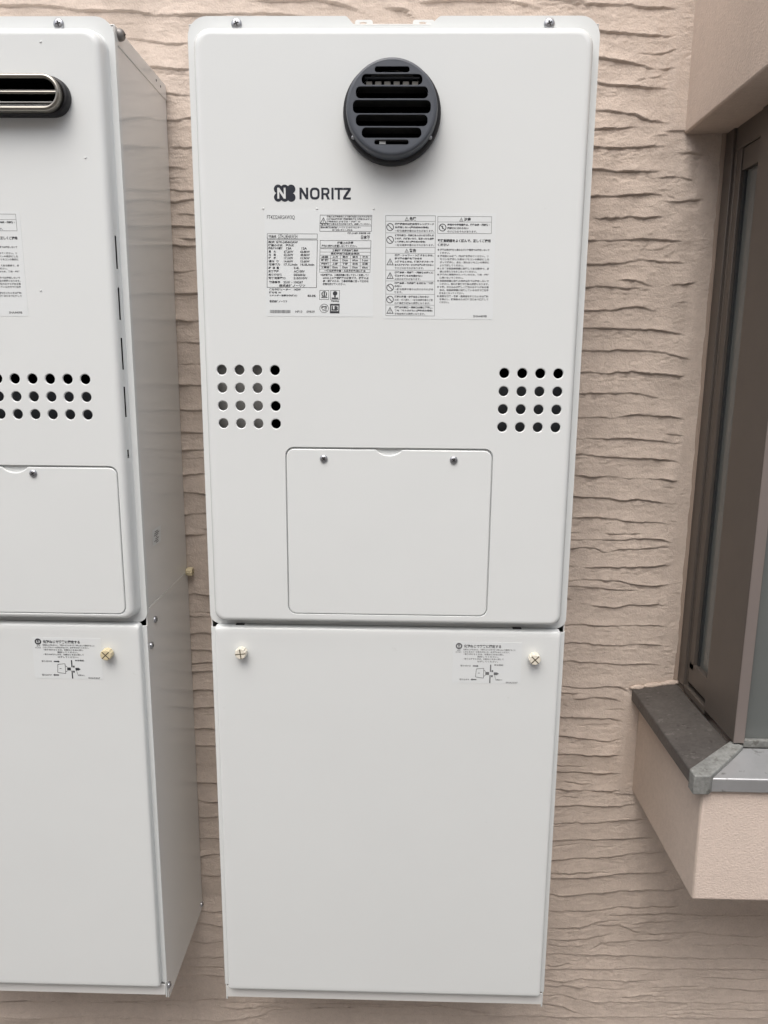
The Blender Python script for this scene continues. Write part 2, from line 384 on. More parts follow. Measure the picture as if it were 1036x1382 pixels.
  (1.0205337180538672, [(-0.425,-0.2970), (-0.395,-0.2954), (-0.365,-0.2941), (-0.335,-0.2946), (-0.305,-0.2930), (-0.275,-0.2941), (-0.245,-0.2973)]),
  (0.953963313162711, [(-0.427,-0.3306), (-0.397,-0.3290), (-0.367,-0.3299), (-0.337,-0.3325), (-0.306,-0.3328), (-0.276,-0.3297), (-0.246,-0.3320)]),
  (0.7807867364919092, [(-0.430,-0.3672), (-0.399,-0.3647), (-0.369,-0.3664), (-0.338,-0.3637), (-0.308,-0.3647), (-0.277,-0.3661), (-0.247,-0.3654)]),
  (0.9621453408030078, [(-0.327,-0.3943), (-0.314,-0.3973), (-0.300,-0.3955), (-0.287,-0.3978), (-0.274,-0.3965), (-0.261,-0.3984), (-0.248,-0.3974)]),
  (1.0193459317115108, [(-0.433,-0.4298), (-0.403,-0.4300), (-0.372,-0.4269), (-0.341,-0.4296), (-0.310,-0.4295), (-0.280,-0.4281), (-0.249,-0.4296)]),
  (0.7368576316687537, [(-0.436,-0.4662), (-0.405,-0.4699), (-0.374,-0.4702), (-0.343,-0.4672), (-0.312,-0.4682), (-0.281,-0.4681), (-0.250,-0.4679)]),
  (0.8337846295883198, [(-0.334,-0.5013), (-0.320,-0.5024), (-0.306,-0.5032), (-0.292,-0.5022), (-0.279,-0.5026), (-0.265,-0.4983), (-0.251,-0.4989)]),
  (0.789246303055234, [(-0.440,-0.5343), (-0.409,-0.5336), (-0.377,-0.5297), (-0.346,-0.5320), (-0.315,-0.5302), (-0.283,-0.5288), (-0.252,-0.5289)]),
  (0.6752378216846834, [(-0.442,-0.5680), (-0.411,-0.5703), (-0.379,-0.5694), (-0.348,-0.5705), (-0.317,-0.5700), (-0.285,-0.5675), (-0.254,-0.5712)]),
  (0.8712795107405868, [(-0.444,-0.6001), (-0.412,-0.5979), (-0.381,-0.6020), (-0.349,-0.5988), (-0.318,-0.5963), (-0.286,-0.5995), (-0.255,-0.5959)]),
  (0.8895375512375584, [(-0.447,-0.6373), (-0.415,-0.6360), (-0.383,-0.6331), (-0.351,-0.6352), (-0.319,-0.6337), (-0.287,-0.6316), (-0.256,-0.6298)]),
  (0.7256521743324275, [(-0.449,-0.6692), (-0.423,-0.6673), (-0.397,-0.6704), (-0.371,-0.6644), (-0.345,-0.6647), (-0.320,-0.6673), (-0.294,-0.6673)]),
  (0.8894915921525819, [(-0.451,-0.6989), (-0.428,-0.6973), (-0.406,-0.6974), (-0.384,-0.7015), (-0.361,-0.6973), (-0.339,-0.7008), (-0.317,-0.7002)]),
  (0.8988071839950914, [(-0.453,-0.7286), (-0.429,-0.7277), (-0.406,-0.7317), (-0.383,-0.7281), (-0.359,-0.7265), (-0.336,-0.7274), (-0.313,-0.7248)]),
  (0.7634376655253975, [(-0.455,-0.7700), (-0.423,-0.7698), (-0.390,-0.7640), (-0.357,-0.7669), (-0.325,-0.7647), (-0.292,-0.7686), (-0.260,-0.7671)]),
  (0.7175444376902446, [(-0.457,-0.8019), (-0.424,-0.7968), (-0.392,-0.7984), (-0.359,-0.7970), (-0.326,-0.7976), (-0.294,-0.7968), (-0.261,-0.7973)]),
  (0.688114408858277, [(-0.356,-0.8050), (-0.340,-0.8045), (-0.325,-0.8058), (-0.309,-0.8051), (-0.293,-0.8041), (-0.277,-0.8065), (-0.261,-0.8052)]),
  (0.929945238107267, [(-0.460,-0.8375), (-0.426,-0.8368), (-0.393,-0.8339), (-0.360,-0.8298), (-0.328,-0.8344), (-0.295,-0.8315), (-0.262,-0.8320)]),
  (0.6987795405783805, [(-0.462,-0.8687), (-0.428,-0.8645), (-0.395,-0.8640), (-0.362,-0.8666), (-0.329,-0.8616), (-0.296,-0.8617), (-0.263,-0.8648)]),
  (0.7940653222326943, [(-0.348,-0.8834), (-0.334,-0.8865), (-0.320,-0.8872), (-0.306,-0.8817), (-0.292,-0.8837), (-0.278,-0.8840), (-0.264,-0.8834)]),
  (0.779279575711495, [(-0.464,-0.9035), (-0.430,-0.8978), (-0.397,-0.8983), (-0.364,-0.9018), (-0.331,-0.9010), (-0.297,-0.8995), (-0.264,-0.8946)]),
  (0.6502478727082325, [(-0.340,-0.9291), (-0.328,-0.9344), (-0.315,-0.9298), (-0.303,-0.9326), (-0.290,-0.9345), (-0.278,-0.9326), (-0.265,-0.9284)]),
  (0.5797683736036047, [(-0.368,-0.9669), (-0.351,-0.9648), (-0.335,-0.9677), (-0.317,-0.9634), (-0.300,-0.9635), (-0.283,-0.9651), (-0.266,-0.9626)]),
  (0.6747594615402702, [(-0.470,-1.0073), (-0.436,-1.0014), (-0.402,-1.0028), (-0.369,-1.0013), (-0.335,-1.0027), (-0.301,-1.0013), (-0.268,-1.0038)]),
  (0.7280025897226459, [(-0.472,-1.0350), (-0.438,-1.0378), (-0.404,-1.0362), (-0.370,-1.0384), (-0.336,-1.0352), (-0.302,-1.0350), (-0.269,-1.0318)]),
  (0.5880730068085168, [(-0.474,-1.0681), (-0.450,-1.0683), (-0.425,-1.0688), (-0.400,-1.0709), (-0.376,-1.0664), (-0.351,-1.0697), (-0.327,-1.0688)]),
  (0.5713382934229839, [(-0.476,-1.1044), (-0.442,-1.1071), (-0.408,-1.1037), (-0.374,-1.1077), (-0.339,-1.1041), (-0.305,-1.1022), (-0.271,-1.1049)]),
  (0.8086788547296095, [(-0.479,-1.1385), (-0.444,-1.1436), (-0.410,-1.1409), (-0.375,-1.1368), (-0.341,-1.1352), (-0.306,-1.1408), (-0.272,-1.1378)]),
  (0.811830155607266, [(-0.481,-1.1743), (-0.446,-1.1726), (-0.411,-1.1725), (-0.377,-1.1739), (-0.342,-1.1711), (-0.308,-1.1706), (-0.273,-1.1680)]),
  (0.5724496771089921, [(-0.482,-1.1982), (-0.458,-1.1951), (-0.433,-1.1951), (-0.408,-1.1944), (-0.384,-1.1951), (-0.359,-1.1919), (-0.335,-1.1891)]),
  (0.6910934515072222, [(-0.484,-1.2159), (-0.448,-1.2120), (-0.414,-1.2133), (-0.378,-1.2067), (-0.344,-1.2095), (-0.309,-1.2118), (-0.274,-1.2090)]),
  (0.6457294974142891, [(-0.485,-1.2468), (-0.450,-1.2460), (-0.415,-1.2468), (-0.380,-1.2460), (-0.345,-1.2490), (-0.310,-1.2426), (-0.275,-1.2425)]),
  (0.7646441223993709, [(-0.488,-1.2843), (-0.453,-1.2853), (-0.417,-1.2810), (-0.382,-1.2870), (-0.347,-1.2819), (-0.312,-1.2854), (-0.277,-1.2826)]),
  (0.6316417418192384, [(-0.491,-1.3295), (-0.468,-1.3260), (-0.445,-1.3284), (-0.422,-1.3282), (-0.399,-1.3232), (-0.376,-1.3229), (-0.353,-1.3210)]),
  (0.6115059631522938, [(-0.493,-1.3636), (-0.457,-1.3579), (-0.421,-1.3566), (-0.386,-1.3569), (-0.350,-1.3545), (-0.315,-1.3571), (-0.279,-1.3561)]),
  (0.6855506416479291, [(-0.495,-1.3939), (-0.459,-1.3906), (-0.423,-1.3879), (-0.387,-1.3913), (-0.351,-1.3827), (-0.316,-1.3822), (-0.280,-1.3869)]),
  (0.8432208660347722, [(-0.497,-1.4282), (-0.461,-1.4234), (-0.425,-1.4211), (-0.389,-1.4180), (-0.353,-1.4169), (-0.317,-1.4225), (-0.281,-1.4183)]),
  (0.5737813665348344, [(-0.499,-1.4548), (-0.463,-1.4566), (-0.426,-1.4528), (-0.390,-1.4534), (-0.354,-1.4537), (-0.318,-1.4518), (-0.282,-1.4488)]),
  (0.741985953022624, [(-0.392,-1.4749), (-0.374,-1.4755), (-0.355,-1.4713), (-0.337,-1.4727), (-0.319,-1.4705), (-0.301,-1.4735), (-0.283,-1.4761)]),
  (0.6547832914187132, [(-0.392,-1.4917), (-0.373,-1.4908), (-0.355,-1.4910), (-0.337,-1.4889), (-0.319,-1.4904), (-0.301,-1.4907), (-0.283,-1.4917)]),
  (0.5870954889169553, [(-0.503,-1.5183), (-0.478,-1.5192), (-0.454,-1.5166), (-0.430,-1.5216), (-0.406,-1.5213), (-0.381,-1.5164), (-0.357,-1.5142)]),
  (0.6483054933309398, [(-0.505,-1.5480), (-0.468,-1.5482), (-0.431,-1.5443), (-0.395,-1.5417), (-0.358,-1.5459), (-0.321,-1.5394), (-0.285,-1.5396)]),
  (0.7, [(-0.768,-1.5596), (-0.629,-1.5523), (-0.464,-1.5506), (-0.354,-1.5569)]),
  (0.7, [(-0.772,-1.5969), (-0.604,-1.5870), (-0.300,-1.5859), (-0.217,-1.5721)]),
  (0.8, [(-0.231,-1.5789), (-0.204,-1.5589), (-0.122,-1.5500), (0.001,-1.5448)]),
  (0.7, [(-0.775,-1.6297), (-0.026,-1.6033), (0.649,-1.5857)]),
  (0.7, [(-0.448,-1.5199), (-0.401,-1.5296)]),
  (0.7, [(-0.299,-1.5457), (-0.054,-1.5401), (0.109,-1.5400)]),
]

# ------------------------------------------------------------------ setting
g = MB().box(-30, 30, -30, 0.5, -2.05, -1.95).build('ground', MT['ground'])
tag(g, kind='structure')
nb = MB().box(-9, 9, -2.95, -2.80, -1.95, 1.25).build('light_blocker_wall', MT['blocker'], bevel=.01)  # wall added behind the camera, out of view, for the overhead light falloff
tag(nb, 'plain grey wall added out of view to shape the overhead light', 'wall')

house = empty('house', (0, 0, -1.95), 'beige stucco house with trowelled ridged wall and projecting bay window behind the heaters', 'house')
HZ = 1.95                                    # children of the house are measured from its base
def hb(mb, name, mats, **k):
    """builds a part of the house from world coordinates"""
    mb.v = [(x, y, z + HZ) for x, y, z in mb.v]
    return mb.build(name, mats, k.pop('parent', house), **k)

# --- the ridged wall: each trowel stroke swells downwards and ends in a sharp lip
rng = np.random.default_rng(7)
def vnoise(x, z, sx, sz, seed):
    r = np.random.default_rng(seed)
    g = r.random((64, 256))
    a = x / sx + 500.3; b = z / sz + 500.7
    i = np.floor(a).astype(int); j = np.floor(b).astype(int)
    u = a - i; w = b - j
    u = u * u * (3 - 2 * u); w = w * w * (3 - 2 * w)
    def G(p, q): return g[q % 64, p % 256]
    return ((G(i, j) * (1 - u) + G(i + 1, j) * u) * (1 - w) + (G(i, j + 1) * (1 - u) + G(i + 1, j + 1) * u) * w) * 2 - 1

def axis(segs):
    out = []
    for a, b, st in segs:
        n = max(1, int(round((b - a) / st))); out.extend(a + (b - a) * i / n for i in range(n))
    out.append(segs[-1][1]); return np.array(out)
XS = axis([(-6, -1, 1.0), (-1, -.62, .05), (-.62, -.36, .005), (-.36, -.21, .0025), (-.21, .21, .005), (.21, .60, .0025), (.60, .72, .005), (.72, .85, .02), (.85, 1.5, .1), (1.5, 6, 1.0)])
ZS = axis([(-1.95, -1.60, .05), (-1.60, -1.30, .0011), (-1.30, -.02, .0011), (-.02, .20, .0011), (.20, .3, .02), (.3, 3.2, .25)])
X, Z = np.meshgrid(XS, ZS)
h = np.zeros_like(X)
grain = np.zeros_like(X)
groove = np.zeros_like(X)
def stroke(pts, amp, L, seed, taper=.016):
    px = np.array([p[0] for p in pts]); pz = np.array([p[1] for p in pts])
    if px[0] > px[-1]: px, pz = px[::-1], pz[::-1]
    x0, x1 = px[0], px[-1]
    ci = np.where((XS > x0 - .03) & (XS < x1 + .03))[0]
    if len(ci) < 2: return
    zlo, zhi = pz.min() - .03, pz.max() + 6 * L
    ri = np.where((ZS > zlo) & (ZS < zhi))[0]
    if len(ri) < 2: return
    sl = np.ix_(ri, ci)
    x = XS[ci]
    zc = np.interp(x, px, pz)
    k = np.ones(9) / 9
    if len(zc) > 20: zc = np.convolve(np.pad(zc, 4, mode='edge'), k, 'valid')
    zz = np.full_like(x, seed * .37)
    zc = zc + .0013 * vnoise(x, zz, .022, 1, seed) + .0008 * vnoise(x, zz, .0075, 1, seed + 1) + .0005 * vnoise(x, zz, .0036, 1, seed + 3)
    a = amp * np.clip(.74 + .45 * vnoise(x, zz, .032, 1, seed + 2) + .30 * vnoise(x, zz, .008, 1, seed + 4), .12, 2)
    a = a * np.clip((x - x0) / taper, 0, 1) ** .7 * np.clip((x1 - x) / taper, 0, 1) ** .7
    d = Z[sl] - zc[None, :]
    soft = .0015
    prof = np.where(d > 0, .55 * np.exp(-np.maximum(d, 0) / (L * .8)) + .45 * np.clip(1 - np.maximum(d, 0) / (L * 2.7), 0, 1), np.clip(1 + d / soft, 0, 1) ** 1.5)
    h[sl] = np.maximum(h[sl], a[None, :] * prof)
    groove[sl] = np.maximum(groove[sl], a[None, :] * np.exp(-((d + .0012) / .0010) ** 2))
    gr = np.exp(-((d + .008) / .008) ** 2) * np.clip(a / .004, 0, 1)[None, :]
    grain[sl] = np.maximum(grain[sl], gr)
for i, (a, pts) in enumerate(LINES):
    length = abs(pts[-1][0] - pts[0][0])
    stroke(pts, .0046 * (min(a, .95) * .86 if a > .8 else .95), .012 if a > .85 else .009, 100 + 5 * i, .024 if length > .09 else .014)
random.seed(11)
for i in range(150):                          # short extra licks of the trowel
    x0 = random.choice([random.uniform(-.62, -.2), random.uniform(.2, .55), random.uniform(.2, .42)])
    z0 = random.uniform(-1.58, .18); l = random.uniform(.015, .06); s = random.uniform(-.18, .18)
    if x0 + l > .395 and -.95 < z0 < .2: continue
    stroke([(x0, z0), (x0 + l * .5, z0 + s * l * .5 + random.uniform(-.003, .003)), (x0 + l, z0 + s * l)], random.uniform(.0007, .0018), .006, 2000 + 7 * i, .010)
h -= (.22 + .75 * np.clip((-.85 - Z) / .3, 0, 1)) * groove
h += .0012 * vnoise(X, Z, .09, .05, 31) + .0006 * vnoise(X, Z, .03, .012, 32) + .00028 * vnoise(X, Z, .010, .005, 33)
ragged = np.clip(vnoise(X, Z, .018, .022, 61) * 2.2 - .5, 0, 1) * np.clip((X - .345) / .03, 0, 1) * (Z > -1.12)
grain = np.maximum(grain, .55 * ragged)
gn = vnoise(X, Z, .0052, .0026, 41) + .9 * vnoise(X, Z, .0085, .0045, 42)
patch = np.clip(vnoise(X, Z, .06, .03, 43) + .55, .1, 1)
h += gn * (0.00012 + .0007 * grain * patch)
# smooth hand-pressed bands beside the bay window
edge = np.where((Z > -.93) & (Z < -.065), .452 - .045 * np.clip((Z + .5) / .5, -1, 1) * 0, np.where((Z > -1.11) | (Z > -.07), .398, 9.0))
fade = np.clip((edge - X) / .012, 0, 1)
flat = .0022 + .0005 * vnoise(X, Z, .02, .06, 51) + .0003 * vnoise(X, Z, .006, .02, 52)
h = h * fade + (flat + gn * .0005 * ragged) * (1 - fade)
visible = (X > -1) & (X < .85) & (Z > -1.6) & (Z < .2)
h = np.where(visible, h, 0)
nz, nx = X.shape
co = np.stack([X, -h, Z + HZ], -1).reshape(-1, 3)
idx = np.arange(nz * nx).reshape(nz, nx)
# the stretch behind the bay's own walls is left open
fx = (XS[:-1] + XS[1:]) / 2; fz = (ZS[:-1] + ZS[1:]) / 2
keep = np.ones((nz - 1, nx - 1), bool)
FX, FZ = np.meshgrid(fx, fz)
keep &= ~((FX > .50) & (FX < 1.25) & (FZ > -.88) & (FZ < -.10))
q = np.stack([idx[:-1, :-1], idx[:-1, 1:], idx[1:, 1:], idx[1:, :-1]], -1)[keep]
me = bpy.data.meshes.new('wall')
me.vertices.add(len(co)); me.vertices.foreach_set('co', co.ravel().astype(np.float32))
me.loops.add(q.size); me.loops.foreach_set('vertex_index', q.ravel().astype(np.int32))
me.polygons.add(len(q)); me.polygons.foreach_set('loop_start', np.arange(0, q.size, 4, dtype=np.int32))
me.polygons.foreach_set('use_smooth', np.ones(len(q), bool))
me.materials.append(MT['wall']); me.update(); me.validate()
wall = bpy.data.objects.new('wall', me); col.objects.link(wall); wall.parent = house

# --- bay window
XB, YB = .4165, -.264
b = MB().box(XB, 1.40, YB, .02, -1.1043, -.925)
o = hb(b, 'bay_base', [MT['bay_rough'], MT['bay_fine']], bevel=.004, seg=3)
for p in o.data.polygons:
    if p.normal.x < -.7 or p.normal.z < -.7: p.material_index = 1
b = MB().box(XB, 1.40, -.34, .02, -.0685, .9)
hb(b, 'bay_head', MT['bay_fine'], bevel=.003)
XF, YF = .475, -.2105                          # window frame planes (side, front)
so, sf = .4025, -.2705                         # sill's outer edges
def zs(x, y):                                  # the sill falls outwards
    return -.906 - .012 * max((XF - x) / (XF - so), (YF - y) / (YF - sf) if y < YF else 0, 0)
def sill(poly, name, mt, drop=.020, lift=0.0, outer=(0,)):
    mb = MB(); top = [(x, y, zs(x, y) + lift) for x, y in poly]
    bot = [(x, y, z - drop) for x, y, z in top]
    n = len(poly); mb.add(top + bot, [tuple(range(n)), tuple(range(2 * n - 1, n - 1, -1))] + [(i, i + n, (i + 1) % n + n, (i + 1) % n) for i in range(n)])
    return hb(mb, name, mt, bevel=.0022, seg=3)
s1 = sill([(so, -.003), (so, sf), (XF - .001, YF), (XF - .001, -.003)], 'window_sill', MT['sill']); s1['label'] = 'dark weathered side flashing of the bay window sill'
s2 = sill([(so + .002, sf), (1.40, sf), (1.40, YF), (XF + .001, YF)], 'window_sill', MT['sill_front'], lift=-.0015); s2['label'] = 'front flashing of the bay window sill, lightened for its sky reflection'
def cap():
    dx, dy = XF - so, YF - sf; L = math.hypot(dx, dy); nx_, ny_ = -dy / L, dx / L
    w = .0085; e = .003
    a = (so - e + .001, sf - e - .001); c = (XF + .006, YF + .004)
    mb = MB()
    P = [(a[0] - .001, a[1] + 2 * w), (a[0] - .001, a[1] - .0005), (a[0] + 2.3 * w, a[1] - .0005), (c[0] + w * .9, c[1] - w * .9), (c[0] - w * .7, c[1] + w * .5)]
    top = [(x, y, zs(min(max(x, so), XF), max(min(y, 0), sf)) + .0045) for x, y in P]
    bot = [(x, y, z - .027) for x, y, z in top]
    n = len(P); mb.add(top + bot, [tuple(range(n)), tuple(range(2 * n - 1, n - 1, -1))] + [(i, i + n, (i + 1) % n + n, (i + 1) % n) for i in range(n)])
    return hb(mb, 'sill_cap', MT['sill_cap'], bevel=.0018, seg=3)
cap()['label'] = 'oxidised grey mitre cap on the sill corner'
ZB, ZT = -.900, -.0685
wf = hb(MB().box(XF, .50, -.030, .004, ZB, ZT).box(XF + .0035, .499, -.036, -.030, ZB, ZT), 'window_frame', MT['frame'], bevel=.0012)
wf['label'] = 'bronze aluminium frame of the bay window'
def fp(mb, name, mt, bevel=.001): return hb(mb, name, mt, bevel=bevel, parent=wf)
fp(MB().box(XF, XF + .016, YF, -.112, ZB, ZT), 'corner_post', MT['frame'])
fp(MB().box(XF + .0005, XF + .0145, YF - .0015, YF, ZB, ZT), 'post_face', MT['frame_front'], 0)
fp(MB().box(XF + .004, .496, -.052, -.036, ZB + .035, ZT - .03), 'sash_stile', MT['frame'])
fp(MB().box(XF + .009, .494, -.058, -.052, ZB + .040, ZT - .06), 'gasket', MT['gasket'], 0)
fp(MB().box(XF + .004, .496, -.112, -.036, ZB + .012, ZB + .046), 'bottom_rail', MT['frame'])
fp(MB().box(XF + .0005, .50, -.112, -.030, ZB - .008, ZB + .004), 'sill_track', MT['frame'])
fp(MB().box(XF + .003, .496, -.112, -.036, ZT - .032, ZT), 'top_rail', MT['frame'])
fp(MB().box(XF + .006, .496, -.112, -.052, ZT - .062, ZT - .032), 'top_rail', MT['frame'])
fp(MB().box(XF + .016, 1.38, YF + .004, YF + .03, ZB - .010, ZB + .001), 'bottom_rail', MT['sill_cap'])
fp(MB().box(1.38, 1.40, YF, YF + .05, ZB, ZT), 'corner_post', MT['frame'])
fp(MB().box(XF + .016, 1.38, YF + .004, YF + .03, ZT - .05, ZT), 'top_rail', MT['frame'])
hb(MB().box(XF + .012, XF + .016, -.112, -.056, ZB + .044, ZT - .060), 'window_pane', MT['glass'])
hb(MB().box(XF + .016, 1.38, YF + .010, YF + .014, ZB + .001, ZT - .05), 'window_pane', MT['glass'])
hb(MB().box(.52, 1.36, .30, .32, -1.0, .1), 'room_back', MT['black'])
hb(MB().box(.4995, 1.40, -.20, .30, -.1, -.07), 'room_ceiling', MT['inner'])
hb(MB().box(.4995, 1.40, -.20, .30, -.93, -.905), 'room_board', MT['inner'])
# bead of sealant where the frame meets the stucco
mb = MB()
pts = [(.4745 + random.uniform(-.0012, .0012), ZB + (ZT - ZB) * i / 60) for i in range(61)]
mb.loft([[(x - .005, -.0018, z) for x, z in pts], [(x - .002, -.0045, z) for x, z in pts], [(x + .002, -.0042, z) for x, z in pts]], closed=False)
hb(mb, 'sealant', MT['sealant'])

# crumbs of mortar left where the sill was built into the wall
for k in range(11):
    cx_ = .404 + .0072 * k + random.uniform(-.002, .002); rr_ = random.uniform(.003, .0065)
    lump = []
    for j in range(6):
        ph = math.pi * j / 5
        lump.append([(cx_ + rr_ * (1.5 + .5 * random.random()) * math.sin(ph) * math.cos(t * .785), -.003 + rr_ * .8 * math.sin(ph) * math.sin(t * .785) * random.uniform(.7, 1.2), zs(cx_, -.003) + .0015 + rr_ * .75 * math.cos(ph)) for t in range(8)])
    hb(MB().loft(lump), 'mortar_lump', MT['bay_fine'])

# ------------------------------------------------------------------ flat print on labels
_txt = {}
def glyphs(body, bold=0.0):
    key = (body, bold)
    if key not in _txt:
        cu = bpy.data.curves.new('t', 'FONT'); cu.body = body; cu.size = 1.0; cu.resolution_u = 2; cu.offset = bold
        ob = bpy.data.objects.new('t', cu); col.objects.link(ob)
        dg = bpy.context.evaluated_depsgraph_get(); ev = ob.evaluated_get(dg); tm = ev.to_mesh()
        v = np.array([(p.co.x, p.co.y) for p in tm.vertices]) if len(tm.vertices) else np.zeros((0, 2))
        f = [tuple(p.vertices) for p in tm.polygons]
        ev.to_mesh_clear(); bpy.data.objects.remove(ob); bpy.data.curves.remove(cu)
        _txt[key] = (v, f)
    return _txt[key]

class Printer:
    """draws into layout units (x right, y down) that fn maps to the panel (x, z)"""
    def __init__(self, fn, y): self.fn, self.y, self.mb = fn, y, MB()
    def poly(self, vs, fs, mi):
        P = [self.fn(a, b) for a, b in vs]
        out = []
        for f in fs:
            A, B, C = (P[f[0]], P[f[1]], P[f[2]])
            cr = (B[0] - A[0]) * (C[1] - A[1]) - (B[1] - A[1]) * (C[0] - A[0])
            out.append(tuple(f) if cr > 0 else tuple(reversed(f)))
        self.mb.add([(x, self.y, z) for x, z in P], out, mi)
    def text(self, body, x0, y0, x1, y1, mi=0, bold=0.0, ref=None):
        v, f = glyphs(body, bold + .015)
        if not len(v): return
        lo, hi = v.min(0), v.max(0)
        sx = (x1 - x0) / max(hi[0] - lo[0], 1e-6); sy = (y1 - y0) / max(hi[1] - lo[1], 1e-6)
        self.poly([(x0 + (a - lo[0]) * sx, y1 - (b - lo[1]) * sy) for a, b in v], f, mi)
    def rect(self, x0, y0, x1, y1, mi=0): self.poly([(x0, y0), (x1, y0), (x1, y1), (x0, y1)], [(0, 1, 2, 3)], mi)
    def frame(self, x0, y0, x1, y1, w=3, mi=0):
        self.rect(x0, y0, x1, y0 + w, mi); self.rect(x0, y1 - w, x1, y1, mi)
        self.rect(x0, y0 + w, x0 + w, y1 - w, mi); self.rect(x1 - w, y0 + w, x1, y1 - w, mi)
    def ring(self, cx, cy, r, w, mi=0, n=24):
        a = [2 * math.pi * i / n for i in range(n)]
        v = [(cx + r * math.cos(t), cy + r * math.sin(t)) for t in a] + [(cx + (r - w) * math.cos(t), cy + (r - w) * math.sin(t)) for t in a]
        self.poly(v, [(i, (i + 1) % n, (i + 1) % n + n, i + n) for i in range(n)], mi)
    def disc(self, cx, cy, r, mi=0, n=20): self.poly([(cx + r * math.cos(2 * math.pi * i / n), cy + r * math.sin(2 * math.pi * i / n)) for i in range(n)], [tuple(range(n))], mi)
    def bar(self, ax, ay, bx, by, w, mi=0):
        l = math.hypot(bx - ax, by - ay); nx_, ny_ = -(by - ay) / l * w / 2, (bx - ax) / l * w / 2
        self.poly([(ax + nx_, ay + ny_), (bx + nx_, by + ny_), (bx - nx_, by - ny_), (ax - nx_, ay - ny_)], [(0, 1, 2, 3)], mi)
    def no(self, cx, cy, r=31):
        self.ring(cx, cy, r, 6); k = (r - 6) * .70; self.bar(cx - k, cy - k, cx + k, cy + k, 6)
    def warn(self, cx, cy, r=31, mi=0):
        o = [(cx, cy - r), (cx + r * .98, cy + r * .85), (cx - r * .98, cy + r * .85)]
        i = [(cx, cy - r * .66), (cx + r * .70, cy + r * .67), (cx - r * .70, cy + r * .67)]
        self.poly(o + i, [(0, 1, 4, 3), (1, 2, 5, 4), (2, 0, 3, 5)], mi)
        self.bar(cx, cy - r * .32, cx, cy + r * .28, r * .16, mi); self.rect(cx - r * .09, cy + r * .38, cx + r * .09, cy + r * .56, mi)
    def build(self, name, mats, parent, dz):
        self.mb.v = [(x, y, z + dz) for x, y, z in self.mb.v]
        return self.mb.build(name, mats, parent)

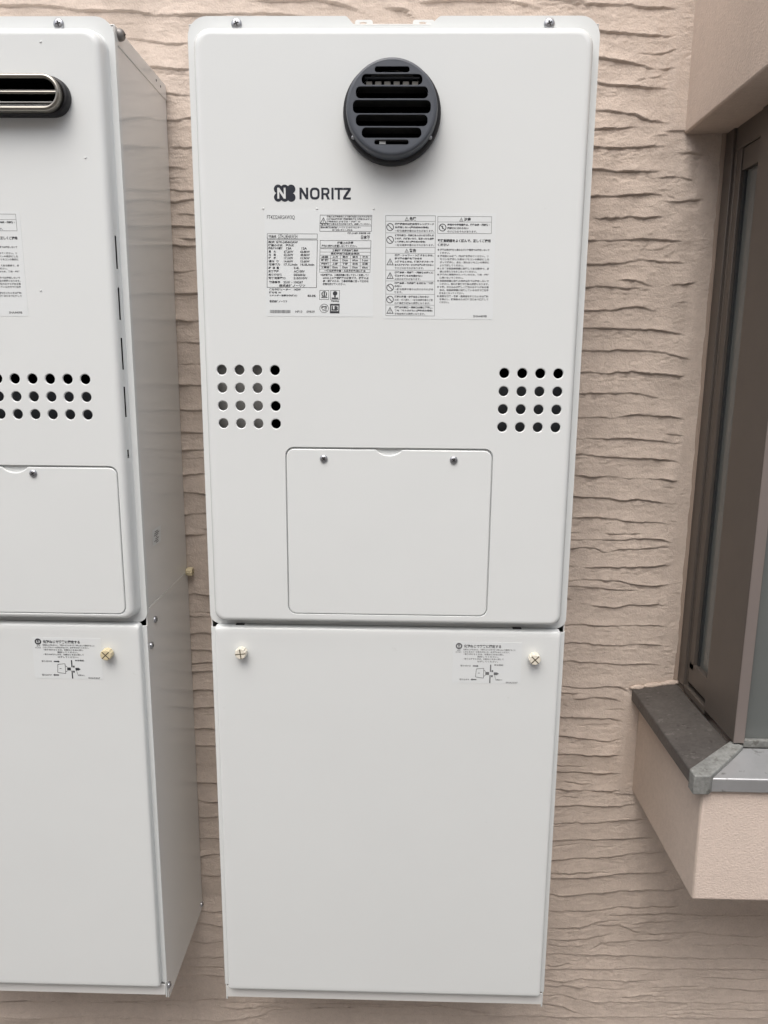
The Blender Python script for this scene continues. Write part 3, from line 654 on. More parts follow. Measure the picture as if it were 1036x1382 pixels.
YFACE = -.222
def left_label_print(pr):
    T = pr.text
    T('FT4222ARSAW3Q', 118, 349, 333, 385, 0, -.012)
    # maker's caution box
    pr.frame(528, 345, 930, 472, 3); pr.rect(531, 427, 927, 430)
    pr.warn(555, 390, 27); T('警告', 538, 408, 575, 424, 0)
    for i, s in enumerate(['製品には経年劣化により危険を生じるおそれがあり', 'この製品は設計標準使用期間を超えて使用されますと', '経年劣化による発火・けが等の', '事故に至るおそれがあります。点検してください。']):
        T(s, 580, 350 + i * 19, (925, 925, 840, 922)[i], 365 + i * 19, 0, .02)
    T('問合せ連絡先 株式会社ノーリツ コンタクトセンター', 536, 433, 846, 449, 0, .02); T('0120-911-026', 626, 453, 782, 467)
    T('設計上の標準使用期間 10年', 745, 477, 922, 492, 0, .02); T('日本製', 850, 500, 918, 531, 0, .02)
    # product name
    pr.frame(120, 490, 512, 531, 3); T('製品名', 130, 502, 192, 523, 0, .02); T('GTH-2454AW3H', 205, 497, 356, 527, 0, -.010)
    pr.frame(122, 536, 514, 912, 3.5)
    rows = [(546, ('型式', 130, 180), ('GTH-2454A3AW', 190, 360)), (571, ('設置の方式', 130, 242), ('屋外式', 265, 330)), (594, ('使用ガスの種類', 130, 242), ('13A', 270, 312), ('12A', 390, 432)),
            (620, ('最', 133, 153), ('大', 172, 190), ('67.2kW', 252, 326), ('62.8kW', 380, 455)), (645, ('給', 133, 153), ('湯', 172, 190), ('52.3kW', 252, 326), ('48.8kW', 380, 455)),
            (670, ('暖', 133, 153), ('房', 172, 190), ('17.1kW', 254, 326), ('15.9kW', 382, 455)), (695, ('湯は', 133, 180), ('り', 196, 212), ('14.6kW', 254, 326), ('13.6kW', 382, 455)),
            (720, ('給湯能力', 133, 224), ('17.1L/min', 254, 360), ('16.0L/min', 384, 492)), (747, ('貯', 133, 153), ('湯', 165, 185), ('量', 197, 216), ('0.4L', 332, 376)),
            (774, ('定格電圧', 133, 216), ('AC100V', 332, 418)), (801, ('定格周波数', 133, 244), ('50/60Hz', 332, 425)), (827, ('定格消費電力', 133, 268), ('215/310W', 332, 440)),
            (859, ('製造番号', 138, 226), ('23.01 - 106267', 252, 406))]
    for y, *cells in rows:
        for s, a, b in cells: T(s, a, y, b, y + 19, 0, .02)
    T('株式会社ノーリツ', 218, 884, 424, 907, 0, .02)
    T('凍結予防ヒーター', 140, 918, 310, 935, 0, .02); T('142W', 336, 918, 390, 935, 0, .02); T('区分名 W', 140, 942, 236, 959, 0, .02)
    T('エネルギー消費効率(区分)', 142, 966, 362, 984, 0, .02); T('83.0%', 444, 966, 508, 985, 0, .02); T('株式会社ノーリツ', 144, 1010, 284, 1031, 0, .02)
    x = 148
    rr = random.Random(4)
    while x < 308:
        w = rr.choice((3, 4, 6)); pr.rect(x, 1090, x + w, 1115, 1); x += w + rr.choice((1.5, 2.5))
    T('HF13', 350, 1093, 404, 1112, 0); T('09839', 438, 1093, 502, 1112, 0)
    # safety table
    pr.frame(533, 540, 930, 600, 3); T('設置上の注意', 668, 548, 792, 570, 0, .02); T('屋内に絶対に設置しないでください。', 545, 573, 822, 594, 0, .01)
    pr.frame(533, 604, 930, 790, 2.5)
    for y in (630, 655, 681, 709, 737, 764): pr.rect(536, y, 927, y + 2)
    T('工事標準不使用年数表示', 630, 609, 832, 627, 0, .02); T('長期使用製品安全表示', 618, 634, 842, 652, 0, .02)
    for xx in (616, 694, 772, 850): pr.rect(xx, 657, xx + 2, 762)
    for r, y in enumerate((660, 685, 713, 741)):
        T(('点検', '時期', '使用年数', '工事店')[r], 545, y, (600, 600, 610, 610)[r], y + 18, 0, .02)
        for k, xx in enumerate((640, 718, 796, 874)): T(('上方', '側方', '前方', '後方', '60cm', '15cm', '60cm', '1cm', '上部', '下部', '左右', '正面', '15cm', '10cm', '10cm', '60cm')[r * 4 + k], xx - 8, y, xx + 36, y + 17, 0, .02)
    T('一酸化炭素中毒・火災予防条例に適合', 570, 768, 895, 786, 0, .02)
    for i, s in enumerate(['※増設配管は、工事説明書に従って正しく設置してく', '600以上の離隔距離が必要です。機器の点', '検・修理のため、工事説明書に従って適切な', '空間を設けてください。']):
        T(s, (542, 562, 562, 562)[i], 800 + i * 24, (920, 920, 920, 740)[i], 819 + i * 24, 0, .01)
    # approval marks
    pr.frame(538, 930, 612, 1006, 3); pr.ring(575, 960, 22, 5); pr.rect(570, 942, 580, 978); pr.rect(552, 985, 600, 992); pr.rect(556, 950, 562, 982); pr.rect(588, 950, 594, 982)
    pr.frame(623, 930, 697, 1006, 3); pr.disc(660, 955, 18); pr.rect(654, 973, 666, 986); pr.rect(634, 988, 686, 999); T('電気安全', 630, 1010, 694, 1024, 0, .02)
    pr.ring(577, 1075, 36, 3.5, 0, 32); T('PS', 555, 1055, 601, 1077, 0, .02); T('TG', 560, 1082, 596, 1098, 0, .02)
    pr.poly([(623, 1038), (698, 1038), (698, 1052), (623, 1052)], [(0, 1, 2, 3)], 0); pr.rect(623, 1096, 698, 1114); pr.rect(623, 1052, 632, 1096); pr.rect(690, 1052, 698, 1096)
    T('LB', 636, 1056, 686, 1092, 0, .05)

def right_label_print(pr):
    T = pr.text
    pr.frame(65, 65, 478, 885, 3, 1)
    for y in (110, 203, 320, 368, 505, 594, 703, 793): pr.rect(68, y, 475, y + 2.5, 1)
    def head(x, y, s): pr.warn(x, y + 16, 17); T(s, x + 22, y, x + 78, y + 30, 0, .02)
    head(241, 76, '危険'); head(241, 331, '警告')
    def para(x, y, lines, x1, step=27, h=19):
        for i, (s, frac, bold) in enumerate(lines):
            T(s, x, y + i * step, x + (x1 - x) * frac, y + h + i * step, 0 if bold else 1, .03 if bold else .008)
    pr.no(103, 158); para(143, 124, [('機器使用中は換気扇やレンジフード', 1, 1), ('を使用しない(屋内式FEの場合)', .86, 1), ('一酸化炭素中毒のおそれがあります。', 1, 0)], 466)
    pr.no(103, 261); para(143, 215, [('補助給気口・給気口をふさいだり囲んだ', 1, 1), ('りせず、穴があいたり、詰まったら点検', 1, 1), ('して使用しない(屋外式の場合)', .78, 1), ('一酸化炭素中毒のおそれがあります。', 1, 0)], 466, 26, 18)
    pr.warn(103, 440); para(141, 376, [('給湯・シャワー・入浴するときは、', 1, 1), ('手で湯の温度を確かめる', .7, 1), ('入浴するときは、循環アダプターや', 1, 1), ('おふろアダプターから出る湯に近づかない', 1, 1), ('やけどのおそれがあります。', .75, 0)], 464, 26, 18)
    pr.warn(103, 552); para(141, 516, [('機器本体・排気管・排気筒の近くに', 1, 1), ('燃えやすいものを置かない', .72, 1), ('火災のおそれがあります。', .67, 0)], 464)
    pr.no(103, 650); para(140, 604, [('機器本体・給排気管を波板などで囲', 1, 1), ('わない', .18, 1), ('一酸化炭素中毒や火災のおそれがあ', 1, 0), ('ります。', .2, 0)], 464, 25, 18)
    pr.no(102, 749); para(140, 715, [('絶対に改造・分解はおこなわない', .9, 1), ('火災・ガス漏れ・一酸化炭素中毒など思', 1, 0), ('わぬ事故や故障の原因となります。', .93, 0)], 462)
    pr.warn(102, 840); para(140, 804, [('機器の給気口・排気口は常に確認し、', 1, 1), ('物などでふさがない(屋外式の場合)', 1, 1), ('不完全燃焼の原因になります。', .8, 0)], 460)
    pr.frame(495, 70, 940, 208, 3, 1); pr.rect(498, 114, 937, 116.5, 1); head(690, 80, '注意')
    pr.no(536, 160); pr.bar(536, 145, 536, 172, 6); para(575, 128, [('使用中や使用直後は、機器本体・排気筒・', 1, 1), ('排気口にさわらない', .5, 1), ('やけどのおそれがあります。', .7, 0)], 925)
    T('取扱説明書をよく読んで、正しくご使用', 497, 252, 934, 279, 0, .03); T('ください', 497, 287, 592, 310, 0, .03)
    ls = ['機器は表示銘板と異なるガスや電源では使用しないで', 'ください。', '使用前には必ず、排水栓を閉めてください。リ', 'モコンを操作した後はリモコンの表示にした', 'がって操作し、点火・消火はリモコンの表示に', 'より確認してください。', 'ときどき取扱説明書に記載してある要領で、点', '検とお手入れをおこなってください。', '機器内に循環液が入っているため、飲用・調理', 'に用いないでください。', '取扱説明書に記載の用途以外では使用しないで', 'ください。思わぬ事故や故障の原因となります。', '冬期、冷え込みが厳しく凍結のおそれがある場', '合は、取扱説明書に記載している方法で凍結予', '防をおこなってください。', '異常な燃焼・臭気・異常音を感じたときは運転', 'を停止し、販売店または弊社窓口まで連絡して', 'ください。']
    fr = [1, .2, .98, 1, 1, .48, 1, .75, 1, .48, 1, 1, 1, 1, .5, 1, 1, .2]
    for i, s in enumerate(ls):
        y = 330 + i * 25.3; T(s, 517, y, 517 + 410 * fr[i], y + 18, 1, .018)
        if i in (0, 2, 6, 8, 10, 12, 15): pr.disc(504, y + 9, 7, 1)
    T('SHA4409B', 803, 874, 918, 893, 1, .015)

def sticker_print(pr):
    T = pr.text
    pr.ring(127, 132, 28, 12); pr.rect(121, 118, 133, 137); pr.rect(122, 140, 132, 147)
    T('必ず', 112, 164, 142, 176, 0); T('おこなう', 100, 180, 148, 192, 0)
    T('化粧ねじで確実に固定する', 170, 117, 487, 146, 0, .02)
    for s, a, y, b in (('化粧ねじがゆるむと、下図のように手で軽く押し込んで固定すること', 165, 154, 610), ('このときカバーの浮きがないか、必ず確かめてください。', 165, 175, 560), ('・取り付けるときは、化粧ねじを右に回し', 165, 196, 512), ('固定してください。', 288, 217, 465), ('・取りはずすときは、化粧ねじを左に回して', 165, 238, 512), ('はずしてください。', 288, 260, 465)):
        T(s, a, y, b, y + 15, 0)
    T('取り付ける', 145, 300, 232, 316, 0); T('取りはずす', 140, 425, 222, 441, 0)
    for y, d in ((309, 1), (432, -1)):
        pr.rect(250, y - 5, 285, y + 5); x = 285 if d > 0 else 250
        pr.poly([(x, y - 11), (x + 15 * d, y), (x, y + 11)], [(0, 1, 2)], 0)
    P = [(282, 335), (345, 328), (345, 418), (276, 408)]
    for i in range(4): pr.bar(*P[i], *P[(i + 1) % 4], 4)
    pr.bar(295, 373, 312, 373, 5); pr.bar(345, 345, 362, 358, 4); pr.bar(345, 402, 362, 392, 4); pr.rect(360, 362, 392, 388)
    pr.rect(398, 295, 408, 360); pr.rect(396, 390, 406, 462); pr.rect(412, 345, 426, 362); pr.rect(410, 390, 424, 408); pr.rect(432, 364, 462, 388)
    pr.poly([(462, 366), (476, 376), (462, 386)], [(0, 1, 2)], 0)
    T('本体側板', 432, 290, 512, 305, 0); pr.bar(440, 388, 448, 424, 3); T('化粧ねじ', 448, 424, 508, 438, 0); T('SHA5227', 538, 448, 640, 461, 0)

def map_left(a, b):  return (-.1522 + ((a - 88) / 5.756 - (b - 295) / 5.756 * .030) * .00089, -.2146 - (b - 295) / 5.756 * .00085)
def map_right(a, b): return (-.0063 + ((a - 65) / 6.094 + (b - 65) / 6.094 * .010) * .00088, -.2223 - (b - 65) / 6.094 * .00086)

# ------------------------------------------------------------------ hardware
def screw(name, parent, x, y, z, dz, r=.0055, axis='Y', rot=.6, mt=None, depth=.0028):
    """pan head with a cross recess, pointing to -Y (or +X)"""
    mb = MB()
    mb.lathe([(r, 0), (r, -depth * .35), (r * .9, -depth * .7), (r * .68, -depth * .92), (r * .4, -depth), (1e-5, -depth * 1.02)], 0, 0, 20)
    for a in (rot, rot + math.pi / 2):
        c, s = math.cos(a), math.sin(a); l, w = r * .5, r * .13; y0, y1 = -depth * 1.06, -depth * .8
        P = [(c * l - s * w, s * l + c * w), (-c * l - s * w, -s * l + c * w), (-c * l + s * w, -s * l - c * w), (c * l + s * w, s * l - c * w)]
        mb.fill(P, [], y0 if a == rot else y0 - .00002, 1)
    if axis == 'X': mb.v = [(-b, a, c) for a, b, c in mb.v]
    return mb.build(name, [mt or MT['zinc'], MT['rubber']], parent, origin=None) if False else _place(mb, name, [mt or MT['zinc'], MT['rubber']], parent, (x, y, z + dz))

def _place(mb, name, mats, parent, loc):
    o = mb.build(name, mats, parent); o.location = loc; return o

def knob(parent, x, y, z, dz, mt, axis='Y', r=.0078, depth=.0115, rot=.75):
    mb = MB(); n = 44
    def ring(rr, yy, kn):
        return [((rr - (kn if i % 4 in (0, 1) else 0)) * math.cos(2 * math.pi * i / n), yy, (rr - (kn if i % 4 in (0, 1) else 0)) * math.sin(2 * math.pi * i / n)) for i in range(n)]
    mb.loft([ring(r * .8, 0, 0), ring(r * .8, -.002, 0), ring(r, -.0022, .0006), ring(r, -depth * .88, .0006), ring(r * .93, -depth * .97, .0003), ring(r * .8, -depth, 0)], 0, False)
    mb.add([(r * .8 * math.cos(2 * math.pi * i / n), -depth, r * .8 * math.sin(2 * math.pi * i / n)) for i in range(n)], [tuple(range(n))])
    for k, a in enumerate((rot, rot + math.pi / 2)):
        c, s = math.cos(a), math.sin(a); l, w = r * .88, r * .09
        P = [(c * l - s * w, s * l + c * w), (-c * l - s * w, -s * l + c * w), (-c * l + s * w, -s * l - c * w), (c * l + s * w, s * l - c * w)]
        mb.fill(P, [], -depth - .00015 - k * .00005, 1)
    if axis == 'X': mb.v = [(-b, a, c) for a, b, c in mb.v]
    return _place(mb, 'knob_screw', [mt, MT['slot']], parent, (x, y, z + dz))

def heater_shell(root, dz, holes, cover, slits=None, notch=True, flue_hole=None):
    """case + pressed front panel; holes = list of (x, z, r); cover = (x0, x1, z0, z1, notch centre)"""
    def pb(mb, name, mats, parent=root, **k):
        mb.v = [(x, y, z + dz) for x, y, z in mb.v]
        return mb.build(name, mats, parent, **k)
    cs_ = MB().box(-.2385, .2385, -.1995, -.004, -.7257, -.008)
    del cs_.f[2], cs_.mi[2], cs_.sm[2]                      # open at the front, behind the panel
    pb(cs_, 'case', MT['white_side'])
    lid = MB().box(-.2395, .2395, -.1985, -.0035, -.0270, -.0065)
    pb(lid, 'lid', MT['white_side'], bevel=.0012)
    # flange
    H = -.7426
    base = rrect(-.2325, .2325, -.7350, -.0158, (.016, .016, .021, .021), 8, extra_right=sorted(q for s in (slits or []) for q in s))
    out = rrect(-.24, .24, H, 0, (.013, .013, .0225, .0225), 8)
    if notch:
        i = next(k for k, p in enumerate(out) if abs(p[1]) < 1e-9 and p[0] < .24 and p[0] > 0)
        dip = []
        for t in range(9): u = t / 8; s = u * u * (3 - 2 * u); dip.append((.0567 - .0153 * u, -.0098 * s))
        for t in range(9): u = t / 8; s = 1 - u * u * (3 - 2 * u); dip.append((-.043 - .0125 * u, -.0098 * s))
        out = out[:i + 1] + dip + out[i + 1:]
    mb = MB()
    inner = rrect(-.2320, .2320, -.7345, -.0163, (.0155, .0155, .0205, .0205), 8)
    mb.fill(out, [inner], -.202)
    mb.loft([[(a, -.202, b) for a, b in out], [(a * 1.0008, -.2013, b) for a, b in out], [(a * 1.0008, -.1935, b) for a, b in out]], 0, False)
    # pressed step and face
    prof = [(0, -.2019), (.0008, -.2030), (.0016, -.2098), (.0022, -.2130), (.0033, -.2168), (.0049, -.2195), (.0069, -.2211), (.0092, -.2219), (.0115, -.2220)]
    n = len(base)
    loops = []
    for ins, y in prof:
        ex = sorted(q for s in (slits or []) for q in s)
        rr_ = tuple(max(r - ins * .72, .003) for r in (.016, .016, .021, .021))
        l = rrect(-.2325 + ins, .2325 - ins, -.7350 + ins * .74, -.0158 - ins, rr_, 8, extra_right=ex)
        loops.append([(a, y, b) for a, b in l])
    first = 18                                  # index of the first extra point on the right side
    def skip(j, i): return bool(slits) and j == 2 and first <= i < first + 2 * len(slits) and (i - first) % 2 == 0
    mb.loft(loops, 0, True, skip)
    face = [(a, b) for a, y, b in loops[-1]]
    hs_ = [circle(x, z, r + .0010) for x, z, r in holes]
    x0, x1, z0, z1, nc = cover
    co_ = rrect(x0 - .0018, x1 + .0018, z0 - .0012, z1 + .0027, .0112, 6)
    mb.fill(face, hs_ + [co_, flue_hole], YFACE)
    for x, z, r in holes:
        mb.lathe([(r + .0010, YFACE), (r + .0006, YFACE + .00015), (r + .0002, YFACE + .0005), (r, YFACE + .0011), (r, YFACE + .0024)], x, z, 28)
    mb.loft([[(a, YFACE, b) for a, b in co_], [(a, YFACE + .0007, b) for a, b in rrect(x0 - .0013, x1 + .0013, z0 - .0008, z1 + .0022, .0108, 6)], [(a, YFACE + .0042, b) for a, b in rrect(x0 - .0013, x1 + .0013, z0 - .0008, z1 + .0022, .0108, 6)]], 0, True)
    mb.fill(rrect(x0 - .0013, x1 + .0013, z0 - .0008, z1 + .0022, .0108, 6), [], YFACE + .0042)
    fp_ = pb(mb, 'front_panel', MT['white'])
    if slits:
        for a, b in slits: pb(MB().box(.2240, .2285, -.2140, -.2088, a - .001, b + .001), 'slit_shade', MT['black'], fp_)  # black box puts the shade inside each slit
    # access cover with a finger dip in its top edge
    def cv(ins):
        o = rrect(x0 + ins, x1 - ins, z0 + ins, z1 - ins, .0098 - ins, 6)
        i = next(k for k, p in enumerate(o) if abs(p[1] - (z1 - ins)) < 1e-9 and p[0] > (x0 + x1) / 2)
        d = [(nc + .0165 * math.cos(math.pi * t / 14), z1 - ins - .0072 * math.sin(math.pi * t / 14) ** 1.6) for t in range(15)]
        while not (abs(o[i][1] - (z1 - ins)) < 1e-9 and o[i + 1][0] < nc): i += 1
        return o[:i + 1] + d + o[i + 1:]
    mb = MB()
    ls = [[(a, y, b) for a, b in cv(ins)] for ins, y in ((0, YFACE + .0041), (0, YFACE + .0010), (.0004, YFACE + .0004), (.0012, YFACE + .0001))]
    mb.loft(ls, 0, True); mb.fill([(a, b) for a, y, b in ls[-1]], [], YFACE + .0001)
    ac = pb(mb, 'access_cover', MT['white'])
    return pb, fp_, ac

def sheet(pb, root, name, x0, x1, z0, z1):
    return pb(MB().prism(rrect(x0, x1, z0, z1, .001, 3), [], YFACE - .0002, YFACE + .0002), name, MT['sticker'])

def holes_grid(xs, zs_, r=.0060): return [(x, z, r) for x in xs for z in zs_]

# ------------------------------------------------------------------ the middle heater
Z0 = -.7426
mh = empty('water_heater', (0, 0, Z0), 'white wall-mounted gas water heater with round grey flue vent, in the middle', 'water heater', 'gas water heaters on the wall')
xs = [-.2085 + .02215 * i for i in range(4)]
zz = [-.4045 - .0221 * i for i in range(4)]
hl = holes_grid(xs, zz) + holes_grid([-x for x in xs], [z - .0012 for z in zz])
pb, fpan, ac = heater_shell(mh, .7426, hl, (-.1295, .1305, -.7203, -.5020, .0005), flue_hole=circle(.0004, -.1122, .0470, 48))
for sx in (-.0821, .0824): screw('screw', ac, sx, YFACE + .0003, -.5142, .7426, .0050, rot=.9)
for sx in (-.1821, .1809): screw('screw', mh, sx, -.202, -.0085, .7426, .0062, rot=.4)
# plates seen through the vent holes
pb(MB().box(-.222, -.1545, -.2085, -.2075, -.49, -.39), 'inner_plate', MT['inner_pale'])
pb(MB().box(.128, .222, -.2040, -.2030, -.486, -.4165), 'inner_plate', MT['inner'])
pb(MB().box(-.2315, .2315, -.17, -.1695, -.52, -.36), 'inner_plate', MT['black'])
# name plate with emblem
mb = MB()
ex, ez = -.1262, -.1978; ew, eh = .0244, .0190
cs = [(ex + dx * ew * .32, ez + dz_ * eh * .24, .0050) for dx in (-1, 0, 1) for dz_ in (-1, 1)] 
outl = []
for i in range(144):
    t = 2 * math.pi * i / 144; dx, dz_ = math.cos(t), math.sin(t); best = 0
    for cx, cz, r in cs:
        fx_, fz_ = cx - ex, cz - ez; bq = fx_ * dx + fz_ * dz_; disc = bq * bq - (fx_ ** 2 + fz_ ** 2 - r * r)
        if disc >= 0: best = max(best, bq + math.sqrt(disc))
    outl.append((ex + dx * best, ez + dz_ * best))
def letterN(x0, z0, w, hgt, st): return [(x0, z0), (x0 + st, z0), (x0 + st, z0 + hgt * .62), (x0 + w - st, z0), (x0 + w, z0), (x0 + w, z0 + hgt), (x0 + w - st, z0 + hgt), (x0 + w - st, z0 + hgt * .38), (x0 + st, z0 + hgt), (x0, z0 + hgt)]
mb.fill(outl, [letterN(ex - .0088, ez - .0062, .0100, .0124, .0023)], YFACE - .0002, 0)
lz, lh, st = -.2046, .0130, .0026
def L(poly, hs_=()): mb.fill(poly, list(hs_), YFACE - .0002, 0)
L(letterN(-.1086, lz, .0104, lh, st))
L(rrect(-.0961, -.0846, lz - .0001, lz + lh + .0001, .0045, 6), [rrect(-.0935, -.0872, lz + .0024, lz + lh - .0024, .0024, 5)])
x = -.0826
L([(x, lz), (x + st, lz), (x + st, lz + .0048), (x + .0048, lz + .0048), (x + .0072, lz), (x + .0102, lz), (x + .0076, lz + .0054), (x + .0094, lz + .0066), (x + .0098, lz + .0090), (x + .0092, lz + .0116), (x + .0072, lz + lh), (x, lz + lh)],
  [[(x + st, lz + .0070), (x + .0062, lz + .0070), (x + .0072, lz + .0080), (x + .0072, lz + .0098), (x + .0062, lz + .0108), (x + st, lz + .0108)]])
x = -.0706; L([(x, lz), (x + st, lz), (x + st, lz + lh), (x, lz + lh)])
x = -.0670; L([(x + .0038, lz), (x + .0064, lz), (x + .0064, lz + lh - .0023), (x + .0101, lz + lh - .0023), (x + .0101, lz + lh), (x, lz + lh), (x, lz + lh - .0023), (x + .0038, lz + lh - .0023)])
x = -.0568; L([(x, lz), (x + .0092, lz), (x + .0092, lz + .0023), (x + .0034, lz + .0023), (x + .0092, lz + lh - .0024), (x + .0092, lz + lh), (x + .0002, lz + lh), (x + .0002, lz + lh - .0023), (x + .0056, lz + lh - .0023), (x, lz + .0024)])
pb(mb, 'logo', MT['navy'])
l1 = sheet(pb, mh, 'label', -.1510, -.0205, -.3395, -.2165); l1['label'] = 'rating plate with specifications in small black print'
p1 = Printer(map_left, YFACE - .0003); left_label_print(p1); p1.build('print', [MT['print'], MT['print_soft']], l1, .7426)
l2 = sheet(pb, mh, 'label', -.0085, .1250, -.3415, -.2195); l2['label'] = 'safety notice with warning symbols in small print'
p2 = Printer(map_right, YFACE - .0003); right_label_print(p2); prt2 = p2.build('print', [MT['print'], MT['print_soft']], l2, .7426)
def dimple(pb, x, z): pb(MB().box(x - .0013, x + .0013, YFACE - .0007, YFACE + .0003, z - .0012, z + .0004), 'dimple', MT['white'], bevel=.0004)
for x in (-.1522, -.0878, -.0205): dimple(pb, x, -.2146)
for x in (-.1989, .1745): pb(MB().box(x - .006, x + .006, -.207, -.19, -.7462, -.7418), 'clip', MT['rubber'], bevel=.0008)
# wall bracket seen through the notch
for x0, x1, hx in ((-.0500, -.0272, -.0395), (.0243, .0520, .0370)):
    pb(MB().prism(rrect(x0, x1, -.02, .0382, .003, 4), [[(hx + .0050 * math.cos(t * .35), .0346 + .0014 * math.sin(t * .35)) for t in range(18)]], -.1, -.0985), 'bracket', MT['white'])

# flue vent
fc = (.0004, -.1122)
col_mb = MB().lathe([(.0530, YFACE + .001), (.0560, YFACE), (.0565, YFACE - .0035), (.0562, YFACE - .0095), (.0545, YFACE - .0120), (.0500, YFACE - .0125)], fc[0], fc[1], 72)
flue = pb(col_mb, 'flue_vent', MT['rubber']); flue['label'] = 'round slate grey flue vent with horizontal slats'
def fb(mb, name, mt, **k): return pb(mb, name, mt, flue, **k)
YG = YFACE - .0285; RG = .0500
fb(MB().lathe([(.0522, YFACE - .0120), (.0520, YFACE - .0200), (.0512, YG + .0020), (.0502, YG + .0006), (.0490, YG), (.0478, YG)], fc[0], fc[1], 72), 'sleeve', MT['plastic'])
slots = [(.83, .705, .39), (.675, .450, .68), (.420, .170, .81), (.140, -.138, .877), (-.160, -.405, .81), (-.430, -.650, .675), (-.685, -.79, .39)]
sl_ = [rrect(fc[0] - hw * RG, fc[0] + hw * RG, fc[1] + b * RG, fc[1] + a * RG, min(.0050, (a - b) * RG * .44), 5) for a, b, hw in slots]
fb(MB().prism(circle(fc[0], fc[1], .0480, 72), sl_, YG, YG + .0022), 'grille', MT['plastic'])
for k in range(len(slots) - 1):
    zt = fc[1] + (slots[k][1] + slots[k + 1][0]) / 2 * RG; w = min(slots[k][2], slots[k + 1][2]) * RG + .004
    mb = MB(); a = .0006
    P = [(YG + .0021, zt + a), (YG + .0021, zt - a), (YG + .0150, zt - .0026 - a), (YG + .0150, zt - .0026 + a)]
    mb.add([(fc[0] - w, y, z) for y, z in P] + [(fc[0] + w, y, z) for y, z in P], [(0, 1, 2, 3), (7, 6, 5, 4), (0, 4, 5, 1), (1, 5, 6, 2), (2, 6, 7, 3), (3, 7, 4, 0)])
    fb(mb, 'slat', MT['slat'])
fb(MB().lathe([(.0476, YG + .003), (.0468, YFACE + .045), (1e-4, YFACE + .045)], fc[0], fc[1], 48), 'flue_throat', MT['black'])
for k in range(6):
    x = fc[0] + (-2.5 + k) * .0104
    fb(MB().box(x - .0036, x + .0036, YG + .0070, YG + .012, fc[1] + .47 * RG, fc[1] + .575 * RG), 'baffle_block', MT['baffle'], bevel=.0008)
fb(MB().box(fc[0] - .031, fc[0] + .031, YG + .006, YG + .010, fc[1] + .625 * RG, fc[1] + .655 * RG), 'baffle_bar', MT['plastic'])
fb(MB().box(fc[0] - .014, fc[0] - .0065, YG + .003, YG + .006, fc[1] - .765 * RG, fc[1] - .70 * RG), 'spring_clip', MT['white'], bevel=.0005)
fb(MB().box(fc[0] - .026, fc[0] + .026, YG + .004, YG + .0052, fc[1] - .69 * RG, fc[1] - .655 * RG), 'baffle_bar', MT['inner_pale'])
for sx, k in ((-1, 3), (1, 3), (-1, 4), (1, 4), (-1, 5), (1, 5)):  # pale strips painting the highlights on the bars' lower edges
    xa, xb = sorted((fc[0] + sx * (slots[k][2] * RG - .0008), fc[0] + sx * (slots[k][2] * RG - .0058)))
    fb(MB().box(xa, xb, YG + .0024, YG + .0040, fc[1] + slots[k][1] * RG - .0002, fc[1] + slots[k][1] * RG + .0007), 'slat_highlight', MT['inner_pale'])
for s in (-1, 1):
    a = R(-32); q = MB().lathe([(.0024, 0), (.0024, -.0016), (.0016, -.0026), (1e-5, -.0028)], 0, 0, 14)
    o = _place(q, 'screw', MT['zinc'], flue, (fc[0] + s * .0520 * math.cos(a), YFACE - .0118, fc[1] + .0520 * math.sin(a) + .7426))

# ------------------------------------------------------------------ the left heater
CX = -.5664
lh_ = empty('water_heater', (CX, 0, Z0), 'white gas water heater with slotted chrome-rimmed flue, cut off at the left edge', 'water heater', 'gas water heaters on the wall')
xs = [.1857 - .02225 * i for i in range(15)]
hl = holes_grid(xs, [-.4175, -.4396, -.4617], .0062)
sl2 = [(-.2837, -.2448), (-.3446, -.3056), (-.4053, -.3662), (-.4647, -.4265), (-.517, -.5065)]
pb, fpan2, ac2 = heater_shell(lh_, .7426, hl, (-.0450, .2180, -.7250, -.5290, .0865), slits=sorted(sl2), notch=False, flue_hole=rrect(-.187, .187, -.1110, -.0782, .0163, 10))
screw('screw', ac2, .1103, YFACE + .0003, -.5372, .7426, .0050, rot=.5)
screw('screw', lh_, .1752, -.202, -.0085, .7426, .0062, rot=.2)
pb(MB().box(-.20, .215, -.2040, -.2030, -.478, -.4285), 'inner_plate', MT['inner'])
pb(MB().box(-.2315, .2205, -.17, -.1695, -.52, -.36), 'inner_plate', MT['black'])
l2b = sheet(pb, lh_, 'label', -.0130, .1205, -.3415, -.2195); l2b['label'] = 'safety notice in small print, partly out of view'
pc = prt2.copy(); col.objects.link(pc); pc.parent = l2b; pc.location = (-.0045, 0, .0006)
for x, z in ((.2045, -.1588), (.1610, -.0345), (.1385, -.3105)): dimple(pb, x, z)
# slotted flue
def stad(hw, r, y, n=14): return [(a, y, b) for a, b in rrect(-hw, hw, -.0946 - r, -.0946 + r, r * .9999, n)]
fl = MB()
fl.loft([stad(.1925, .0212, YFACE + .001), stad(.1928, .0214, YFACE - .002), stad(.1922, .0208, YFACE - .009), stad(.1905, .0191, YFACE - .0105), stad(.1880, .0166, YFACE - .0105), stad(.1875, .0161, YFACE + .020)])
fl2 = pb(fl, 'flue_vent', MT['rubber']); fl2['label'] = 'long slotted flue vent with a chrome rim'
def fb(mb, name, mt, **k): return pb(mb, name, mt, fl2, **k)
def tube_stad(hw, r, yc, t, name, mt):
    loops = []
    for k in range(13):
        a = 2 * math.pi * k / 12
        loops.append(stad(hw + t * math.cos(a), r + t * math.cos(a), yc - t * math.sin(a)))
    fb(MB().loft(loops), name, mt)
tube_stad(.1852, .0170, YFACE - .0190, .0027, 'chrome_rim', MT['chrome'])
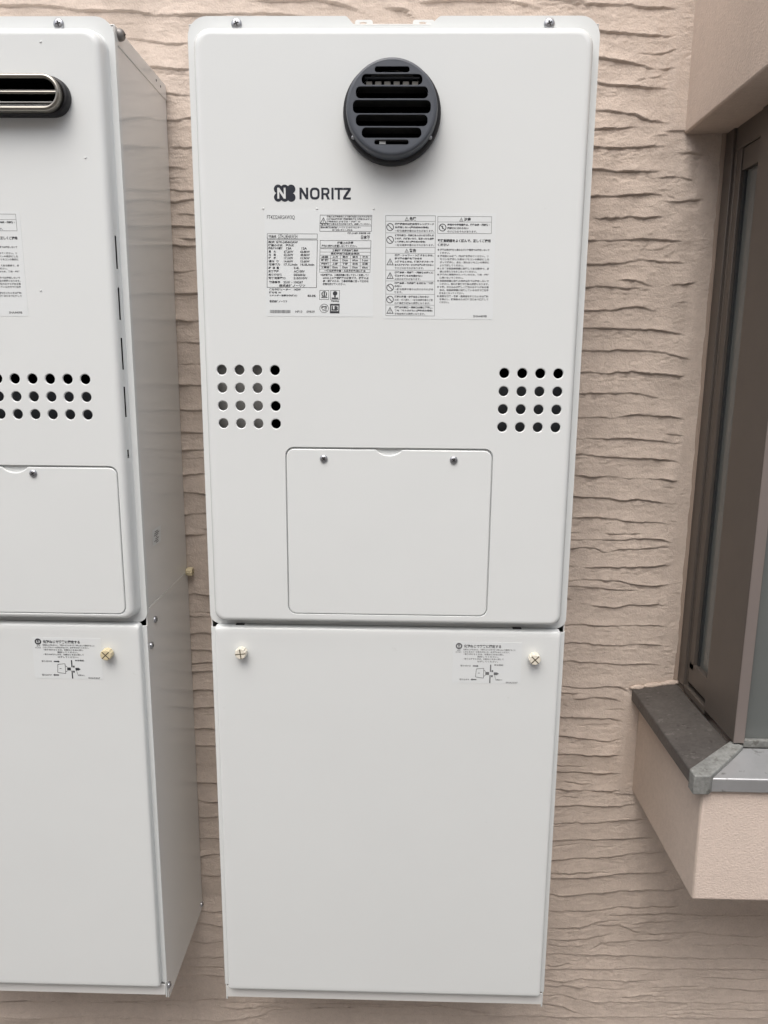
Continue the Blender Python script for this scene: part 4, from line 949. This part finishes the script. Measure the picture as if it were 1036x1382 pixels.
fb(MB().loft([stad(.1872, .0190, YFACE - .0175), stad(.1876, .0194, YFACE - .012), stad(.1876, .0194, YFACE - .006)]), 'rim_band', MT['chrome'])
mb = MB(); n = 10
mb.loft([[(x, YFACE - .019 - .0019 * math.sin(2 * math.pi * k / n), -.0946 + .0019 * math.cos(2 * math.pi * k / n)) for k in range(n)] for x in (-.1835, .1835)])
fb(mb, 'chrome_bar', MT['chrome'])
for zc in (-.1045, -.1010, -.0880):
    mb = MB(); mb.loft([[(x, YFACE - .006 - .0010 * math.sin(2 * math.pi * k / n), zc + .0010 * math.cos(2 * math.pi * k / n)) for k in range(n)] for x in (-.182, .182)])
    fb(mb, 'inner_bar', MT['inner_pale'])
fb(MB().loft([stad(.1870, .0156, YFACE - .014), stad(.1870, .0156, YFACE + .07), stad(.1800, .0002, YFACE + .07)], 0, False), 'flue_throat', MT['black'])
# side of the case
screw('screw', lh_, .2395, -.186, -.0135, .7426, .0068, 'X', mt=MT['dull'], depth=.0070)
for y, z in ((-.048, -.0150), (-.030, -.0165)): screw('lid_hole_disc', lh_, .2395, y, z, .7426, .0016, 'X', mt=MT['plastic'], depth=.0006)  # small dark discs standing in for two holes in the lid
tk = pb(MB().add([(.2390, -.160, -.6245), (.2390, -.124, -.6245), (.2390, -.126, -.6478), (.2390, -.161, -.6470)], [(0, 3, 2, 1)]), 'side_sticker', MT['sticker'])
q = Printer(lambda a, b: (a, b), 0); rr = random.Random(9)
for i in range(7): q.rect(-.155 + rr.uniform(0, .01), -.628 - i * .0026, -.134 + rr.uniform(-.008, .004), -.6292 - i * .0026, 0)
q.mb.v = [(.2392, a, c) for a, b_, c in q.mb.v]; q.build('print', [MT['print_soft']], tk, .7426)

# ------------------------------------------------------------------ pipe covers below the heaters
def pipe_cover(cx, label, sticker_x, sticker_z, knobs, kmt, prmat, side):
    ZBm = -1.3467
    rt = empty('pipe_cover', (cx, 0, ZBm), label, 'pipe cover', 'pipe covers below the heaters'); dz = -ZBm
    def pb(mb, name, mats, parent=rt, **k):
        mb.v = [(x, y, z + dz) for x, y, z in mb.v]; return mb.build(name, mats, parent, **k)
    ZTp, ZBp = -.7475, -1.3115
    for s in (-1, 1):
        a, b = sorted((s * .2392, s * .2378)); c, d = sorted((s * .2392, s * .2318)); e, f_ = sorted((s * .2378, s * .2362))
        m_ = MB()
        # the side is cut back at the foot, where it leans towards the wall
        P = [(-.0035, -.7262), (-.2000, -.7262), (-.2000, -.7470), (-.2018, -.7475), (-.2018, -1.3135), (-.1985, -1.3135), (-.1985, -1.3440), (-.1960, -1.3467), (-.0120, -1.3467), (-.0035, -1.3380)]
        n = len(P); m_.add([(a, y, z) for y, z in P] + [(b, y, z) for y, z in P], [tuple(range(n)), tuple(range(2 * n - 1, n - 1, -1))] + [(i, (i + 1) % n, (i + 1) % n + n, i + n) for i in range(n)])
        pb(m_, 'side_plate', MT['white_side'])
        pb(MB().box(c, d, -.2032, -.2020, ZBp - .002, ZTp), 'front_edge', MT['white'], bevel=.0005)
        pb(MB().box(e, f_, -.2028, -.1990, -1.3400, -1.3136), 'foot_edge', MT['white'], bevel=.0004)
    # pressed front panel
    mb = MB(); loops = []
    for ins, y in ((0, -.2025), (.0002, -.2100), (.0008, -.2125), (.0020, -.2136), (.0040, -.2140), (.008, -.2140)):
        loops.append([(a, y, b) for a, b in rrect(-.2325 + ins, .2325 - ins, -1.3130 + ins, -.7428 - ins * 2.4, max(.0045 - ins * .4, .001), 5)])
    mb.loft(loops, 0, True); mb.fill([(a, b) for a, y, b in loops[-1]], [], -.2140)
    fpn = pb(mb, 'front_panel', MT['white'])
    pb(MB().box(-.2318, .2318, -.2015, -.004, -.7620, -.7605), 'top_plate', MT['inner'])
    pb(MB().box(-.2360, .2360, -.2035, -.2015, -1.3350, -1.3165).box(-.2360, .2360, -.2015, -.006, -1.3350, -1.3335), 'foot_lip', MT['white_side'], bevel=.0004)
    for kx, kz, rot in knobs: knob(fpn, kx, -.2140, kz, dz, kmt, rot=rot)
    sx0, sx1 = sticker_x; sz1, sz0 = sticker_z
    st_ = pb(MB().prism(rrect(sx0, sx1, sz0, sz1, .001, 3), [], -.2142, -.2138), 'label', MT['sticker'], fpn)
    st_['label'] = 'small instruction sticker with a diagram of a screw'
    p = Printer(lambda a, b: (sx0 + (a - 75) / 590 * (sx1 - sx0), sz1 - (b - 95) / 370 * (sz1 - sz0)), -.2144)
    sticker_print(p); p.mb.v = [(x, y, z + dz) for x, y, z in p.mb.v]
    p.mb.build('print', [prmat], fpn)
    if side:
        for y, z in ((-.1698, -.7504), (-.1904, -.7809), (-.1955, -1.3247), (-.0095, -1.3360)): screw('screw', rt, .2392, y, z, dz, .0050, 'X', depth=.0030)
        knob(rt, .2392, -.0095, -.7255, dz, MT['cream'], 'X', .0070, .0105)
    return rt
pipe_cover(0, 'white sheet metal pipe cover under the middle heater with two pale knob screws', (.0885, .1810), (-.7595, -.8180), [(-.1955, -.7775, .12), (.1970, -.7790, .78)], MT['cream_pale'], MT['print_soft'], False)
pipe_cover(CX, 'white sheet metal pipe cover under the left heater with a cream knob screw', (.0850, .1790), (-.7625, -.8215), [(-.1955, -.7810, .3), (.1890, -.7822, .78)], MT['cream'], MT['print'], True)
